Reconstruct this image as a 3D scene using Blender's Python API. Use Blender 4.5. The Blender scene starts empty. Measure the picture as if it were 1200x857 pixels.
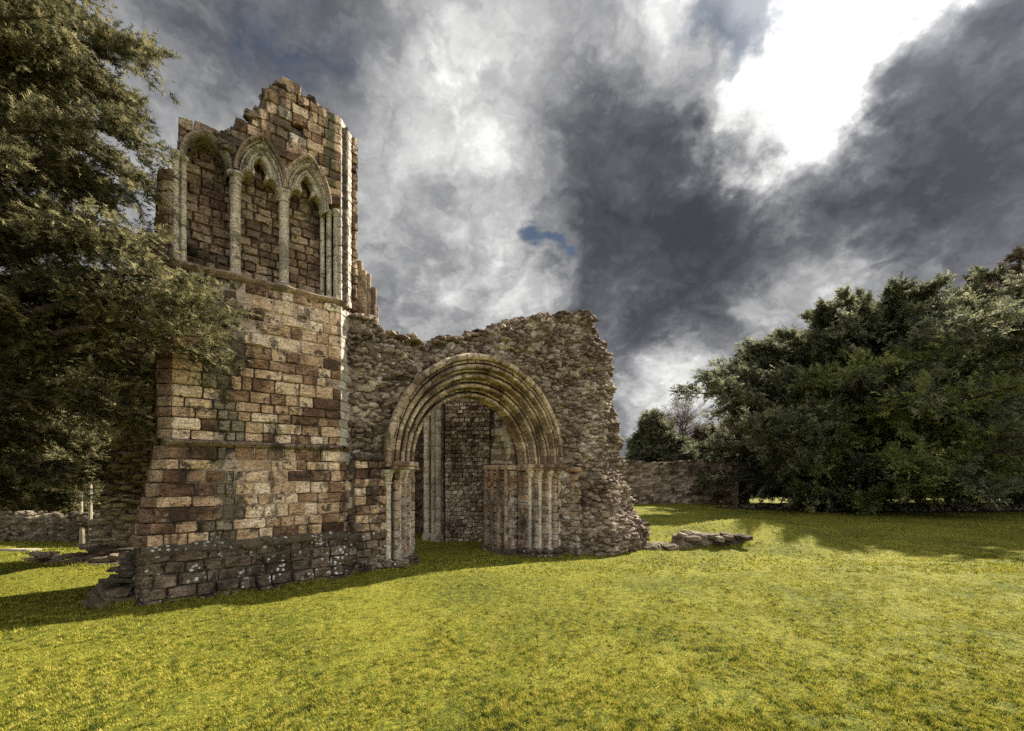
import bpy, bmesh, math, random
import numpy as np
from mathutils import Vector, Matrix

# ------------------------------------------------------------------ camera frame
# World axes: X runs along the west front, Y into the building, Z up (metres, camera above the origin).
F = 520.0; HOR = 556.0; CX = 600.0; EYE = 2.0
CA, SA = 0.7710, 0.6368                      # camera right = (CA,-SA), camera forward = (SA,CA)
def W(x, z, h=0.0): return np.array((CA*x+SA*z, -SA*x+CA*z, h))      # x to the right, z ahead of the eye
def PX(px, py, z): return W((px-CX)/F*z, z, EYE+(HOR-py)/F*z)
V0 = 8.82
def UU(px, v=V0):
    a = px-CX; return v*(a*630+270400)/(520*(630-a))
def ZZ(px, py, v=V0): return EYE+(HOR-py)*v*1.5711/(1230-px)

S = bpy.context.scene
cam = bpy.data.objects.new('camera', bpy.data.cameras.new('camera'))
S.collection.objects.link(cam); S.camera = cam
cam.data.sensor_width = 36; cam.data.lens = 36*F/1200
cam.location = (0, 0, EYE)
cam.rotation_euler = (math.pi/2, 0, -math.atan2(SA, CA))
cam.data.shift_y = (HOR-428.5)/1200
cam.data.clip_start = 0.1; cam.data.clip_end = 3000
S.render.resolution_x, S.render.resolution_y = 1024, 731
S.view_settings.view_transform = 'Standard'; S.view_settings.look = 'None'
S.view_settings.exposure = 1.55; S.view_settings.gamma = 1
S.render.engine = 'CYCLES'
try:
    S.cycles.use_denoising = False
    S.cycles.max_bounces = 5; S.cycles.diffuse_bounces = 3; S.cycles.transparent_max_bounces = 4
except Exception: pass

SUN_EL = math.radians(37.5)
sx, sz = 0.7176, 0.6964                        # horizontal direction to the sun in the camera frame
sd = W(sx*math.cos(SUN_EL), sz*math.cos(SUN_EL), 0); sd[2] = math.sin(SUN_EL)
SUN = Vector(sd)
sl = bpy.data.lights.new('sun', 'SUN'); sl.energy = 5.0; sl.angle = math.radians(0.5); sl.color = (1, .92, .80)
so = bpy.data.objects.new('sun', sl); S.collection.objects.link(so)
so.rotation_euler = SUN.to_track_quat('Z', 'Y').to_euler()

# ------------------------------------------------------------------ node helpers
class NT:
    def __init__(s, tree): s.t = tree; s.n = tree.nodes; s.l = tree.links
    def add(s, typ, **kw):
        n = s.n.new(typ)
        for k, v in kw.items(): setattr(n, k, v)
        return n
    def put(s, sock, v):
        if isinstance(v, bpy.types.NodeSocket): s.l.new(v, sock)
        elif v is not None:
            if sock.type == 'RGBA' and len(v) == 3: v = (*v, 1)
            sock.default_value = v
    def m(s, op, a, b=None, c=None, clamp=False):
        n = s.add('ShaderNodeMath', operation=op, use_clamp=clamp)
        s.put(n.inputs[0], a)
        if b is not None: s.put(n.inputs[1], b)
        if c is not None: s.put(n.inputs[2], c)
        return n.outputs[0]
    def vm(s, op, a, b=None):
        n = s.add('ShaderNodeVectorMath', operation=op); s.put(n.inputs[0], a)
        if b is not None:
            if op == 'SCALE': s.put(n.inputs['Scale'], b)
            else: s.put(n.inputs[1], b)
        return n.outputs['Value'] if op in ('DOT_PRODUCT', 'LENGTH') else n.outputs[0]
    def noise(s, vec, scale, detail=4, rough=.6, dist=0.0, col=False):
        n = s.add('ShaderNodeTexNoise'); s.put(n.inputs['Vector'], vec)
        n.inputs['Scale'].default_value = scale; n.inputs['Detail'].default_value = detail
        n.inputs['Roughness'].default_value = rough; n.inputs['Distortion'].default_value = dist
        return n.outputs['Color'] if col else n.outputs['Fac']
    def mapr(s, v, a, b, c=0.0, d=1.0, smooth=True):
        n = s.add('ShaderNodeMapRange', interpolation_type='SMOOTHSTEP' if smooth else 'LINEAR')
        s.put(n.inputs[0], v)
        for i, q in enumerate((a, b, c, d)): n.inputs[i+1].default_value = q
        return n.outputs[0]
    def mix(s, f, a, b, mode='MIX'):
        n = s.add('ShaderNodeMix', data_type='RGBA', blend_type=mode, clamp_factor=True)
        s.put(n.inputs[0], f); s.put(n.inputs[6], a); s.put(n.inputs[7], b)
        return n.outputs[2]
    def ramp(s, f, stops, interp='LINEAR'):
        n = s.add('ShaderNodeValToRGB'); cr = n.color_ramp; cr.interpolation = interp
        while len(cr.elements) < len(stops): cr.elements.new(.5)
        for e, (p, c) in zip(cr.elements, stops): e.position = p; e.color = (*c, 1)
        s.put(n.inputs[0], f); return n.outputs[0]
    def sep(s, v):
        n = s.add('ShaderNodeSeparateXYZ'); s.put(n.inputs[0], v); return n.outputs

# ------------------------------------------------------------------ sky
wd = bpy.data.worlds.new('World'); S.world = wd; wd.use_nodes = True
wd.node_tree.nodes.clear(); N = NT(wd.node_tree)
tc = N.add('ShaderNodeTexCoord').outputs['Generated']
rx = N.vm('DOT_PRODUCT', tc, (CA, -SA, 0)); ry = N.vm('DOT_PRODUCT', tc, (SA, CA, 0)); rz = N.vm('DOT_PRODUCT', tc, (0, 0, 1))
cmb = N.add('ShaderNodeCombineXYZ')
for i, q in enumerate((rx, ry, rz)): N.put(cmb.inputs[i], q)
D = cmb.outputs[0]
# cloud coordinates flatten towards the horizon, as a real cloud deck does
den = N.m('ADD', N.m('MAXIMUM', rz, 0.0), 0.80)
flat = N.vm('SCALE', D, N.m('DIVIDE', 1.0, den))
w1 = N.vm('SUBTRACT', N.noise(flat, 2.6, 5, .5, col=True), (.5, .5, .5))
w2 = N.vm('SUBTRACT', N.noise(flat, 9, 7, .6, col=True), (.5, .5, .5))
Dw = N.vm('NORMALIZE', N.vm('ADD', D, N.vm('ADD', N.vm('SCALE', w1, .30), N.vm('SCALE', w2, .20))))
def blob(px, py, deg, amp, warp=True):
    d = Vector((px-CX, F, HOR-py)).normalized()
    k = 1/math.radians(deg)**2
    e = N.m('EXPONENT', N.m('MULTIPLY', N.m('SUBTRACT', N.vm('DOT_PRODUCT', Dw if warp else D, tuple(d)), 1.0), k))
    return N.m('MULTIPLY', e, amp)
BL = [(985, 30, 7.5, 1.0), (1060, 15, 4.5, .6), (930, 30, 5, .6), (940, 170, 4.0, .75), (965, 120, 4, .5), (880, 112, 3.5, .45), (800, 100, 4, .38), (740, 70, 5, .25), (600, 60, 8, .16),
      (540, 150, 8, .24), (470, 150, 6, .16), (600, 200, 4.5, .2), (620, 290, 3, .25), (570, 325, 4.5, .7), (480, 310, 4, .2), (775, 450, 4.5, 1.0), (700, 330, 2, .1), (935, 345, 4.2, .95),
      (1010, 335, 4, .45), (215, 120, 6, .34), (150, 190, 6, .2), (1090, 330, 4, .15), (820, 360, 3, .05), (560, 20, 6, .1),
      (730, 190, 5.5, -.42), (690, 170, 3.5, -.22), (820, 225, 6, -.40), (860, 165, 3.5, -.25), (760, 320, 7, -.28), (900, 290, 6, -.30), (1010, 250, 7, -.34), (1120, 130, 6, -.42), (1060, 190, 5, -.25),
      (1190, 60, 7, -.36), (1180, 240, 8, -.24), (1100, 60, 3, -.35), (700, 380, 5, -.2), (790, 400, 4, -.22), (560, 258, 4.0, -.42), (610, 262, 2.5, -.22), (500, 350, 3, -.22), (640, 390, 2.5, -.1),
      (250, 35, 5, -.20), (380, 65, 4, -.22), (330, 10, 5, -.12), (460, 30, 4, -.12), (90, 40, 8, -.1), (885, 62, 3.2, -.8), (850, 76, 2.0, -.35), (840, 330, 6, -.34), (1010, 240, 6, -.2), (1005, 98, 1.6, -.5), (1065, 60, 1.5, -.3)]
Lsum = None
for b in BL:
    q = blob(*b); Lsum = q if Lsum is None else N.m('ADD', Lsum, q)
def billow(vec, sc, dist=0.0):
    """Rounded cauliflower lumps with creases between them, three octaves."""
    t = None
    for k, am in ((1, .55), (2.3, .30), (5.1, .20), (11.0, .11)):
        q = N.m('MULTIPLY', N.m('ABSOLUTE', N.m('SUBTRACT', N.noise(vec, sc*k, 1.5, .5, dist), .5)), 2*am); t = q if t is None else N.m('ADD', t, q)
    return t
hot = N.m('ADD', N.m('ADD', blob(1006, 30, 4.0, .45), blob(985, 170, 2.8, .5)), N.m('ADD', blob(1045, 120, 2.2, -.35), blob(1050, -5, 3.5, .3)))
n1 = N.noise(flat, 3.4, 8, .58, .2); n2 = N.noise(flat, 9.0, 8, .6, .2); bl = billow(N.vm('ADD', flat, N.vm('SCALE', w2, .22)), 3.6)
L = N.m('ADD', N.m('MULTIPLY', N.m('TANH', N.m('MULTIPLY', Lsum, 1.6)), .40), N.m('ADD', .525, N.m('MULTIPLY', N.m('SUBTRACT', n1, .5), .75)))
L = N.m('ADD', L, hot)
L = N.m('ADD', L, N.m('ADD', N.m('MULTIPLY', N.m('SUBTRACT', .26, bl), -.95), N.m('MULTIPLY', N.m('SUBTRACT', n2, .5), .36)))
ccol = N.ramp(L, [(0.0, (.030, .032, .038)), (.14, (.045, .047, .054)), (.28, (.070, .072, .080)), (.40, (.115, .117, .124)), (.52, (.18, .182, .186)), (.66, (.285, .285, .284)), (.82, (.44, .44, .43)), (.95, (.62, .61, .60)), (1.0, (.75, .74, .72))])
# added fill: unseen sky behind right of camera brightened to light the front
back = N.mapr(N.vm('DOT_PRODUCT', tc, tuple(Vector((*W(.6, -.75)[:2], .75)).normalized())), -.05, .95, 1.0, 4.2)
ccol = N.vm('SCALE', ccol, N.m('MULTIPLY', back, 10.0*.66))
sky = N.add('ShaderNodeTexSky', sky_type='NISHITA'); sky.sun_disc = False
sky.sun_elevation = SUN_EL; sky.sun_rotation = math.atan2(sd[0], sd[1]); sky.altitude = 100; sky.air_density = 1.0; sky.dust_density = .6
gap = N.m('ADD', N.m('ADD', blob(885, 60, 3.2, 1.3), blob(648, 298, 1.3, 1.2)), N.m('ADD', blob(400, 60, 4, .62), blob(250, 35, 5, .62)))
thin = N.mapr(N.m('ADD', gap, N.m('MULTIPLY', N.m('SUBTRACT', n2, .5), 2.0)), .4, 1.1, 0, .8)
nsk = N.vm('MULTIPLY', sky.outputs[0], (.10, .12, .135))
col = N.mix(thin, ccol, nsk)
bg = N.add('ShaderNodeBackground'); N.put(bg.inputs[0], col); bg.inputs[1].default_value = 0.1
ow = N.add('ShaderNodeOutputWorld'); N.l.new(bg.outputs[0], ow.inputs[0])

# ------------------------------------------------------------------ numpy helpers
rng = np.random.default_rng(7); random.seed(7)
def _h(ix, iy, iz, s):
    n = (ix.astype(np.int64)*374761393 + iy.astype(np.int64)*668265263 + iz.astype(np.int64)*2147483647 + s*1274126177) & 0xffffffff
    n = ((n ^ (n >> 13)) * 1274126177) & 0xffffffff
    n = ((n ^ (n >> 16)) * 2246822519) & 0xffffffff
    return ((n ^ (n >> 15)) & 0xffffff)/float(0xffffff)
def vnoise(p, s=0):
    p = np.asarray(p, float); i = np.floor(p); f = p-i; f = f*f*(3-2*f); i = i.astype(np.int64)
    r = 0
    for a in (0, 1):
        for b in (0, 1):
            for c in (0, 1):
                w = (f[..., 0] if a else 1-f[..., 0])*(f[..., 1] if b else 1-f[..., 1])*(f[..., 2] if c else 1-f[..., 2])
                r = r + w*_h(i[..., 0]+a, i[..., 1]+b, i[..., 2]+c, s)
    return r*2-1
def fbm(p, o=4, s=0, gain=.5):
    r = 0; a = 1; t = 0
    for k in range(o): r = r+a*vnoise(np.asarray(p)*2**k+k*7.3, s+k); t += a; a *= gain
    return r/t
def v3(a, b, c): return np.stack([np.asarray(a, float)+0*b+0*c, np.asarray(b, float)+0*a+0*c, np.asarray(c, float)+0*a+0*b], -1)
def cells(u, z, su, sz, seed):
    """Squared rubble: jittered lattice; returns gap between the two nearest stones and the nearest one's random number."""
    z2 = z/sz + .35*vnoise(v3(u*1.1, z*1.1, u*0), seed+9); u2 = u/su + .5*(np.floor(z2) % 2)
    iu, iz = np.floor(u2).astype(np.int64), np.floor(z2).astype(np.int64)
    f1 = np.full(u.shape, 9.); f2 = np.full(u.shape, 9.); rid = np.zeros(u.shape)
    for a in (-1, 0, 1):
        for b in (-1, 0, 1):
            cu, cz = iu+a, iz+b; o = 0*cu
            ju = cu+.15+.7*_h(cu, cz, o, seed); jz = cz+.3+.4*_h(cu, cz, o+1, seed)
            d = np.maximum(np.abs(u2-ju), np.abs(z2-jz))*.6+.4*np.hypot(u2-ju, z2-jz)
            r = _h(cu, cz, o+2, seed)
            near = d < f1
            f2 = np.where(near, f1, np.minimum(f2, d)); rid = np.where(near, r, rid); f1 = np.where(near, d, f1)
    return f2-f1, rid

def mk(name, V, Fq, mat, parent=None, rnd=None, smooth=False, tag=None, col=None):
    """One mesh object from arrays; Fq is an (n,3) or (n,4) index array or a list of both."""
    V = np.asarray(V, np.float32); fl = [np.asarray(q, np.int32) for q in (Fq if isinstance(Fq, (list, tuple)) else [Fq]) if len(q)]
    me = bpy.data.meshes.new(name); me.vertices.add(len(V)); me.vertices.foreach_set('co', V.ravel())
    loops = np.concatenate([q.ravel() for q in fl]); tot = np.concatenate([np.full(len(q), q.shape[1], np.int32) for q in fl])
    me.loops.add(len(loops)); me.loops.foreach_set('vertex_index', loops)
    st = np.zeros(len(tot), np.int32); st[1:] = np.cumsum(tot)[:-1]
    me.polygons.add(len(tot)); me.polygons.foreach_set('loop_start', st)
    try: me.polygons.foreach_set('loop_total', tot)
    except Exception: pass
    me.update(calc_edges=True)
    if smooth: me.polygons.foreach_set('use_smooth', np.ones(len(tot), bool))
    if rnd is not None:
        a = me.attributes.new('rnd', 'FLOAT', 'POINT'); a.data.foreach_set('value', np.asarray(rnd, np.float32))
    me.materials.append(mat)
    return lk(name, me, parent, tag)
def lk(name, me, parent=None, tag=None):
    o = bpy.data.objects.new(name, me); S.collection.objects.link(o)
    if parent is not None:
        o.parent = parent; o.location = -wloc(parent)
    if tag:
        for k, v in tag.items(): o[k] = v
    return o
def wloc(o):
    p = Vector(o.location)
    while o.parent: o = o.parent; p = p+Vector(o.location)
    return p
def thing(name, label, cat, loc, group=None):
    o = bpy.data.objects.new(name, None); S.collection.objects.link(o); o.location = loc
    o['label'] = label; o['category'] = cat
    if group: o['group'] = group
    return o
STUFF = {'kind': 'stuff'}; STRUCT = {'kind': 'structure'}

# ------------------------------------------------------------------ materials
def newmat(name):
    m = bpy.data.materials.new(name); m.use_nodes = True; m.node_tree.nodes.clear(); return m, NT(m.node_tree)
def finish(N, col, rough=.9, bump=None, bstr=.6, bdist=.02, spec=.2, trans=0):
    b = N.add('ShaderNodeBsdfPrincipled'); N.put(b.inputs['Base Color'], col); N.put(b.inputs['Roughness'], rough)
    b.inputs['Specular IOR Level'].default_value = spec
    if bump is not None:
        bn = N.add('ShaderNodeBump'); bn.inputs['Strength'].default_value = bstr; bn.inputs['Distance'].default_value = bdist
        N.put(bn.inputs['Height'], bump); N.l.new(bn.outputs[0], b.inputs['Normal'])
    o = N.add('ShaderNodeOutputMaterial')
    if trans:
        t = N.add('ShaderNodeBsdfTranslucent'); N.put(t.inputs[0], col)
        mx = N.add('ShaderNodeMixShader'); mx.inputs[0].default_value = trans
        N.l.new(b.outputs[0], mx.inputs[1]); N.l.new(t.outputs[0], mx.inputs[2]); N.l.new(mx.outputs[0], o.inputs[0])
    else: N.l.new(b.outputs[0], o.inputs[0])
def stone(name, stops, interp='LINEAR', soot=.5, sootcol=(.035, .028, .022), moss=.3, mosscol=(.10, .10, .03), lichen=None, streak=None, bstr=.8, bdist=.02, pale=None, fine=1.0):
    m, N = newmat(name)
    P = N.add('ShaderNodeNewGeometry').outputs['Position']; nrm = N.add('ShaderNodeNewGeometry').outputs['Normal']
    oi = N.add('ShaderNodeObjectInfo').outputs['Random']
    at = N.add('ShaderNodeAttribute', attribute_name='rnd').outputs['Fac']
    r = N.m('FRACT', N.m('ADD', oi, at))
    zone = N.noise(P, .9, 5, .6)
    c = N.ramp(N.m('ADD', N.m('MULTIPLY', r, .62), N.mapr(zone, .3, .7, -.20, .46, False)), stops, interp)
    off = N.add('ShaderNodeCombineXYZ'); N.put(off.inputs[0], N.m('MULTIPLY', r, 37.0)); N.put(off.inputs[1], N.m('MULTIPLY', r, 11.0))
    Pr = N.vm('ADD', P, off.outputs[0])
    x, y, z = N.sep(P)[:3]
    bed = N.vm('MULTIPLY', Pr, (1, 1, 4))
    a = N.noise(bed, 9, 6, .65); b = N.noise(P, 38, 5, .7); g = N.noise(P, 130, 3, .7)
    c = N.mix(1, c, N.ramp(a, [(.3, (.45, .4, .36)), (.5, (1, 1, 1)), (.7, (1.5, 1.44, 1.34))]), 'MULTIPLY')
    c = N.mix(fine, c, N.ramp(b, [(.32, (.28, .25, .23)), (.47, (.95, .95, .95)), (.68, (1.7, 1.68, 1.62))]), 'MULTIPLY')
    if pale:
        z0, z1, amt = pale
        k = N.m('MULTIPLY', N.mapr(z, z0, z1, 1, 0), N.mapr(N.noise(P, 6, 5, .7), .42, .6, 0, amt))
        c = N.mix(k, c, (.42, .39, .34))
    st = N.vm('MULTIPLY', P, (1.6, 1.6, .45))
    s = N.mapr(N.noise(st, 1.5, 7, .7, .4), .52, .60, 0, soot)
    s2 = N.mapr(N.noise(P, 5.5, 5, .7), .56, .62, 0, soot*1.2)
    c = N.mix(N.m('MAXIMUM', s, s2), c, sootcol)
    for (u0, wdt, z0, z1, amt) in (streak or []):
        xx = N.m('ADD', N.m('SUBTRACT', x, u0), N.m('MULTIPLY', N.m('SUBTRACT', N.noise(P, 3.0, 5, .7), .5), wdt*2.6))
        k = N.m('MULTIPLY', N.mapr(N.m('ABSOLUTE', xx), wdt*.45, wdt, amt, 0), N.m('MULTIPLY', N.mapr(z, z0-.1, z0, 0, 1), N.mapr(z, z1, z1+.1, 1, 0)))
        k = N.m('MULTIPLY', k, N.mapr(b, .3, .5, .65, 1))
        c = N.mix(k, c, N.ramp(b, [(.35, (.035, .034, .022)), (.7, (.15, .14, .085))]))
    if moss:
        up = N.sep(nrm)[2]
        k = N.m('MULTIPLY', N.m('ADD', N.mapr(up, .1, .7, .0, 1.0), N.mapr(N.noise(P, 2.2, 6, .7), .52, .68, 0, .55)), N.mapr(b, .38, .55, 0, moss))
        c = N.mix(k, c, mosscol)
    if lichen:
        z0, z1, amt = lichen
        vo = N.add('ShaderNodeTexVoronoi', feature='F1'); N.put(vo.inputs['Vector'], N.vm('ADD', P, N.vm('SCALE', N.noise(P, 20, 3, .6, col=True), .06))); vo.inputs['Scale'].default_value = 11
        k = N.m('MULTIPLY', N.mapr(vo.outputs['Distance'], .26, .36, 1, 0), N.mapr(N.noise(P, 3.4, 4, .6), .50, .58, 0, amt))
        k = N.m('MULTIPLY', k, N.mapr(z, z0, z1, 1, 0))
        c = N.mix(k, c, (.62, .60, .54))
    h = N.m('ADD', N.m('ADD', N.m('MULTIPLY', a, .7), N.m('MULTIPLY', b, .55)), N.m('MULTIPLY', g, .22))
    finish(N, c, .92, h, bstr, bdist)
    return m
BRN = [(0, (.055, .032, .022)), (.14, (.12, .070, .045)), (.28, (.25, .152, .095)), (.42, (.38, .262, .168)), (.58, (.50, .36, .24)), (.78, (.62, .50, .37)), (1, (.74, .66, .54))]
STK = [(1.02, .20, -.5, 5.4, .55), (.45, .10, 6.9, 9, .5), (2.75, .12, 7.6, 9.3, .85), (2.35, .08, 0, 1.2, .5)]
M_ash = stone('ashlar', BRN, soot=.72, streak=STK, moss=.12, lichen=(1.4, 2.0, .25), bstr=.7)
M_plinth = stone('plinth_stone', [(0, (.06, .045, .032)), (.5, (.15, .11, .08)), (.8, (.25, .19, .14)), (1, (.10, .07, .05))], soot=.8, moss=.35, mosscol=(.12, .12, .06), lichen=(1.0, 1.3, 1.0), bstr=1.0, bdist=.03)
M_shaft = stone('tall_shaft_stone', [(0, (.34, .29, .22)), (.6, (.55, .49, .39)), (1, (.62, .56, .46))], soot=.4, moss=.1, bstr=.8)
M_scar = stone('scar_stone', [(0, (.10, .08, .055)), (.5, (.24, .205, .15)), (1, (.36, .31, .24))], soot=.75, moss=.35, bstr=1.0, bdist=.03)
M_inner = stone('inner_stone', [(0, (.16, .11, .08)), (.3, (.38, .30, .22)), (.7, (.58, .50, .41)), (1, (.72, .66, .57))], soot=.5, moss=.05, bstr=1.0, bdist=.03)
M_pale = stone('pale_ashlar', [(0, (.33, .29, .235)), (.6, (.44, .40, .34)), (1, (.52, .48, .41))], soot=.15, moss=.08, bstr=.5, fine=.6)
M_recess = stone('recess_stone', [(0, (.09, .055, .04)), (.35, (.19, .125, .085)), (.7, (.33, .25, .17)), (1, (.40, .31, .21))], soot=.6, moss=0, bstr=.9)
M_dress = stone('dressed_stone', [(0, (.30, .26, .20)), (.6, (.45, .40, .31)), (1, (.34, .28, .20))], soot=.55, moss=.02, mosscol=(.20, .19, .09), bstr=.9, pale=(1.2, 2.2, .0))
M_jamb = stone('jamb_stone', [(0, (.13, .08, .05)), (.3, (.26, .165, .105)), (.7, (.42, .31, .21)), (1, (.52, .42, .32))], soot=.6, moss=.1, bstr=.9, pale=(1.1, 1.9, .8))
M_arch = stone('arch_stone', [(0, (.14, .095, .062)), (.35, (.29, .215, .145)), (.7, (.46, .37, .26)), (1, (.60, .51, .38))], soot=.6, moss=.16, mosscol=(.15, .15, .05), bstr=.9)
M_rub = stone('rubble_stone', [(0, (.07, .048, .035)), (.25, (.14, .102, .076)), (.5, (.26, .20, .15)), (.75, (.40, .33, .26)), (1, (.60, .53, .44))], soot=.32, moss=.10, bstr=1.0, bdist=.03)
M_core = stone('mortar_core', [(0, (.10, .08, .06)), (1, (.16, .125, .09))], soot=.5, moss=.1, bstr=1.0, bdist=.03)
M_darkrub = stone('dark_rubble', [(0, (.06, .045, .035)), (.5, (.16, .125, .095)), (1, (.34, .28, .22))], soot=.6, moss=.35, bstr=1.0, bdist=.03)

def leafmat(name, stops, trans=.4, ns=1.3):
    m, N = newmat(name)
    P = N.add('ShaderNodeNewGeometry').outputs['Position']
    at = N.add('ShaderNodeAttribute', attribute_name='rnd').outputs['Fac']
    f = N.m('ADD', N.m('MULTIPLY', at, .55), N.m('MULTIPLY', N.noise(P, ns, 4, .65), .62))
    c = N.ramp(f, stops); finish(N, c, .75, spec=.12, trans=trans); return m
M_yewL = leafmat('yew_leaves_olive', [(.2, (.016, .017, .008)), (.42, (.052, .052, .023)), (.6, (.115, .105, .048)), (.86, (.29, .26, .13))], ns=1.6)
M_yewR = leafmat('yew_leaves_green', [(.22, (.022, .028, .017)), (.42, (.075, .085, .052)), (.60, (.145, .155, .088)), (.84, (.29, .285, .17))], ns=.35)
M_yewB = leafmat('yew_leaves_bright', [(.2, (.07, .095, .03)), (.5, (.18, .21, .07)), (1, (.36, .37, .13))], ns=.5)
M_brown = leafmat('brown_twigs', [(.2, (.035, .028, .022)), (.5, (.11, .082, .06)), (1, (.26, .20, .15))], ns=.5, trans=.1)
m, N = newmat('bark')
P = N.add('ShaderNodeNewGeometry').outputs['Position']; a = N.noise(N.vm('MULTIPLY', P, (5, 5, 1)), 4, 6, .7)
finish(N, N.ramp(a, [(.3, (.03, .022, .015)), (.7, (.17, .125, .09))]), .9, a, 1, .05); M_bark = m
m, N = newmat('post_wood')
P = N.add('ShaderNodeNewGeometry').outputs['Position']; a = N.noise(N.vm('MULTIPLY', P, (9, 9, 1)), 6, 5, .7)
finish(N, N.ramp(a, [(.3, (.20, .17, .12)), (.7, (.42, .37, .27))]), .85, a, .5, .01); M_wood = m
m, N = newmat('lawn_soil')
P = N.add('ShaderNodeNewGeometry').outputs['Position']
a = N.noise(P, .55, 6, .6); b = N.noise(P, 9, 6, .7); c2 = N.noise(P, 46, 4, .75); d = N.noise(P, 2.3, 5, .65)
c = N.ramp(N.m('ADD', N.m('MULTIPLY', a, .45), N.m('MULTIPLY', b, .6)), [(.36, (.035, .045, .006)), (.47, (.12, .135, .014)), (.58, (.25, .24, .028))])
c = N.mix(N.mapr(c2, .38, .58, .85, 0), c, (.03, .032, .007))
c = N.mix(N.mapr(d, .56, .72, 0, .55), c, (.17, .125, .035))
c = N.mix(N.mapr(N.noise(P, 5.5, 5, .7), .63, .72, 0, .6), c, (.055, .04, .018))
finish(N, c, .95, N.m('ADD', b, c2), 1, .03, spec=.1); M_lawn = m
m, N = newmat('grass_blades')
P = N.add('ShaderNodeNewGeometry').outputs['Position']; at = N.add('ShaderNodeAttribute', attribute_name='rnd').outputs['Fac']
f = N.m('ADD', N.m('MULTIPLY', at, .32), N.m('ADD', N.m('MULTIPLY', N.noise(P, .6, 6, .7), .44), N.m('MULTIPLY', N.mapr(N.noise(P, 11, 3, .6), .35, .65), .45)))
c = N.ramp(f, [(.34, (.022, .036, .005)), (.48, (.14, .16, .014)), (.64, (.30, .285, .026)), (.88, (.46, .40, .08))])
finish(N, c, .7, spec=.2, trans=.35); M_grass = m
m, N = newmat('leaf_litter')
P = N.add('ShaderNodeNewGeometry').outputs['Position']
finish(N, N.ramp(N.noise(P, 7, 5, .7), [(.35, (.012, .010, .008)), (.6, (.05, .042, .032)), (.75, (.16, .14, .12))]), .9, N.noise(P, 20, 4), 1, .05); M_lit = m

# ------------------------------------------------------------------ block kit
def block_variant(seed, rough, pil=1.0):
    """Unit ashlar: x,z in [-.5,.5], face at y=0, back at y=1; face broken into a grid with worn arrises."""
    nx, nz = 5, 4; xs = np.array([-.5, -.44, -.05, .42, .5]) if seed % 2 else np.array([-.5, -.42, .08, .44, .5]); zs = np.array([-.5, -.38, .36, .5])
    r = np.random.default_rng(seed); V = []
    for j in range(nz):
        for i in range(nx):
            e = (i in (0, nx-1))+(j in (0, nz-1))
            y = (.0 if e == 0 else .16*pil if e == 1 else .26*pil)+r.uniform(-.5, .5)*rough*(1.3 if e else 1)
            k = 1-.035*e*r.uniform(.2, 1.8)
            V.append((xs[i]*k+(r.uniform(-.02, .02) if e == 0 else 0), max(y, -.3), zs[j]*k+r.uniform(-.015, .015)))
    per = [i for i in range(nx)]+[nx*j+nx-1 for j in range(1, nz)]+[nx*(nz-1)+i for i in range(nx-2, -1, -1)]+[nx*j for j in range(nz-2, 0, -1)]
    n0 = len(V)
    for q in per: V.append((V[q][0], 1.0, V[q][2]))
    Q = [(nx*j+i, nx*j+i+1, nx*(j+1)+i+1, nx*(j+1)+i) for j in range(nz-1) for i in range(nx-1)]
    L_ = len(per)
    for a in range(L_):
        b = (a+1) % L_; Q.append((per[b], per[a], n0+a, n0+b))
    return np.array(V), np.array(Q)
BV = {'fine': [block_variant(s, .16, .5) for s in range(8)], 'worn': [block_variant(s+20, .55) for s in range(8)]}
BV['flat'] = [(V*np.array((1, .25, 1))+np.where(V[:, 1:2] >= .99, np.array((0, .75, 0)), 0), Q) for V, Q in [block_variant(s+50, .06) for s in range(8)]]
BM = {}
def bmeshdata(kind, i, mat):
    key = (kind, i, mat.name)
    if key not in BM:
        V, Q = BV[kind][i]; me = bpy.data.meshes.new('block'); me.from_pydata(V.tolist(), [], Q.tolist()); me.materials.append(mat); BM[key] = me
    return BM[key]
def lay(z0, z1, ch, bw, spans, org, th, depth=.16, cut=None, proud=.006, off=None, skip=None, jit=.004, courses=None, tilt=.004, gap=.009):
    """Courses of blocks on a vertical plane from org along angle th; spans(z)->[(a,b)...]; returns block records."""
    out = []; z = z0; c, s = math.cos(th), math.sin(th)
    cl = courses
    if cl is None:
        cl = []
        while z < z1-.05:
            h = min(ch*random.uniform(.86, 1.14), z1-z)
            if z1-z-h < .07: h = z1-z
            cl.append((z, h)); z += h
    for (zc, h) in cl:
        if zc < z0-.01 or zc+h > z1+.02: continue
        zm = zc+h/2
        for (a, b) in spans(zm):
            if b-a < .03: continue
            n = max(1, round((b-a)/bw+random.uniform(-.3, .3))); ws = np.array([random.uniform(.5, 1.5) for _ in range(n)]); ws = ws/ws.sum()*(b-a)
            p = a
            for w in ws:
                m_ = p+w/2; p += w
                if cut and zm > cut(m_)+random.uniform(-.05, .05): continue
                if skip and skip(m_, zm): continue
                o = -(off(zm) if off else 0)
                pr = -abs(random.gauss(0, proud))+.004+random.uniform(-jit, jit)
                y = o+pr
                out.append(dict(p=(org[0]+c*m_-s*y, org[1]+s*m_+c*y, zm), th=th+random.gauss(0, tilt), w=w-gap, h=h-gap, d=depth, t=random.gauss(0, tilt*.8)))
    return out
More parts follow.
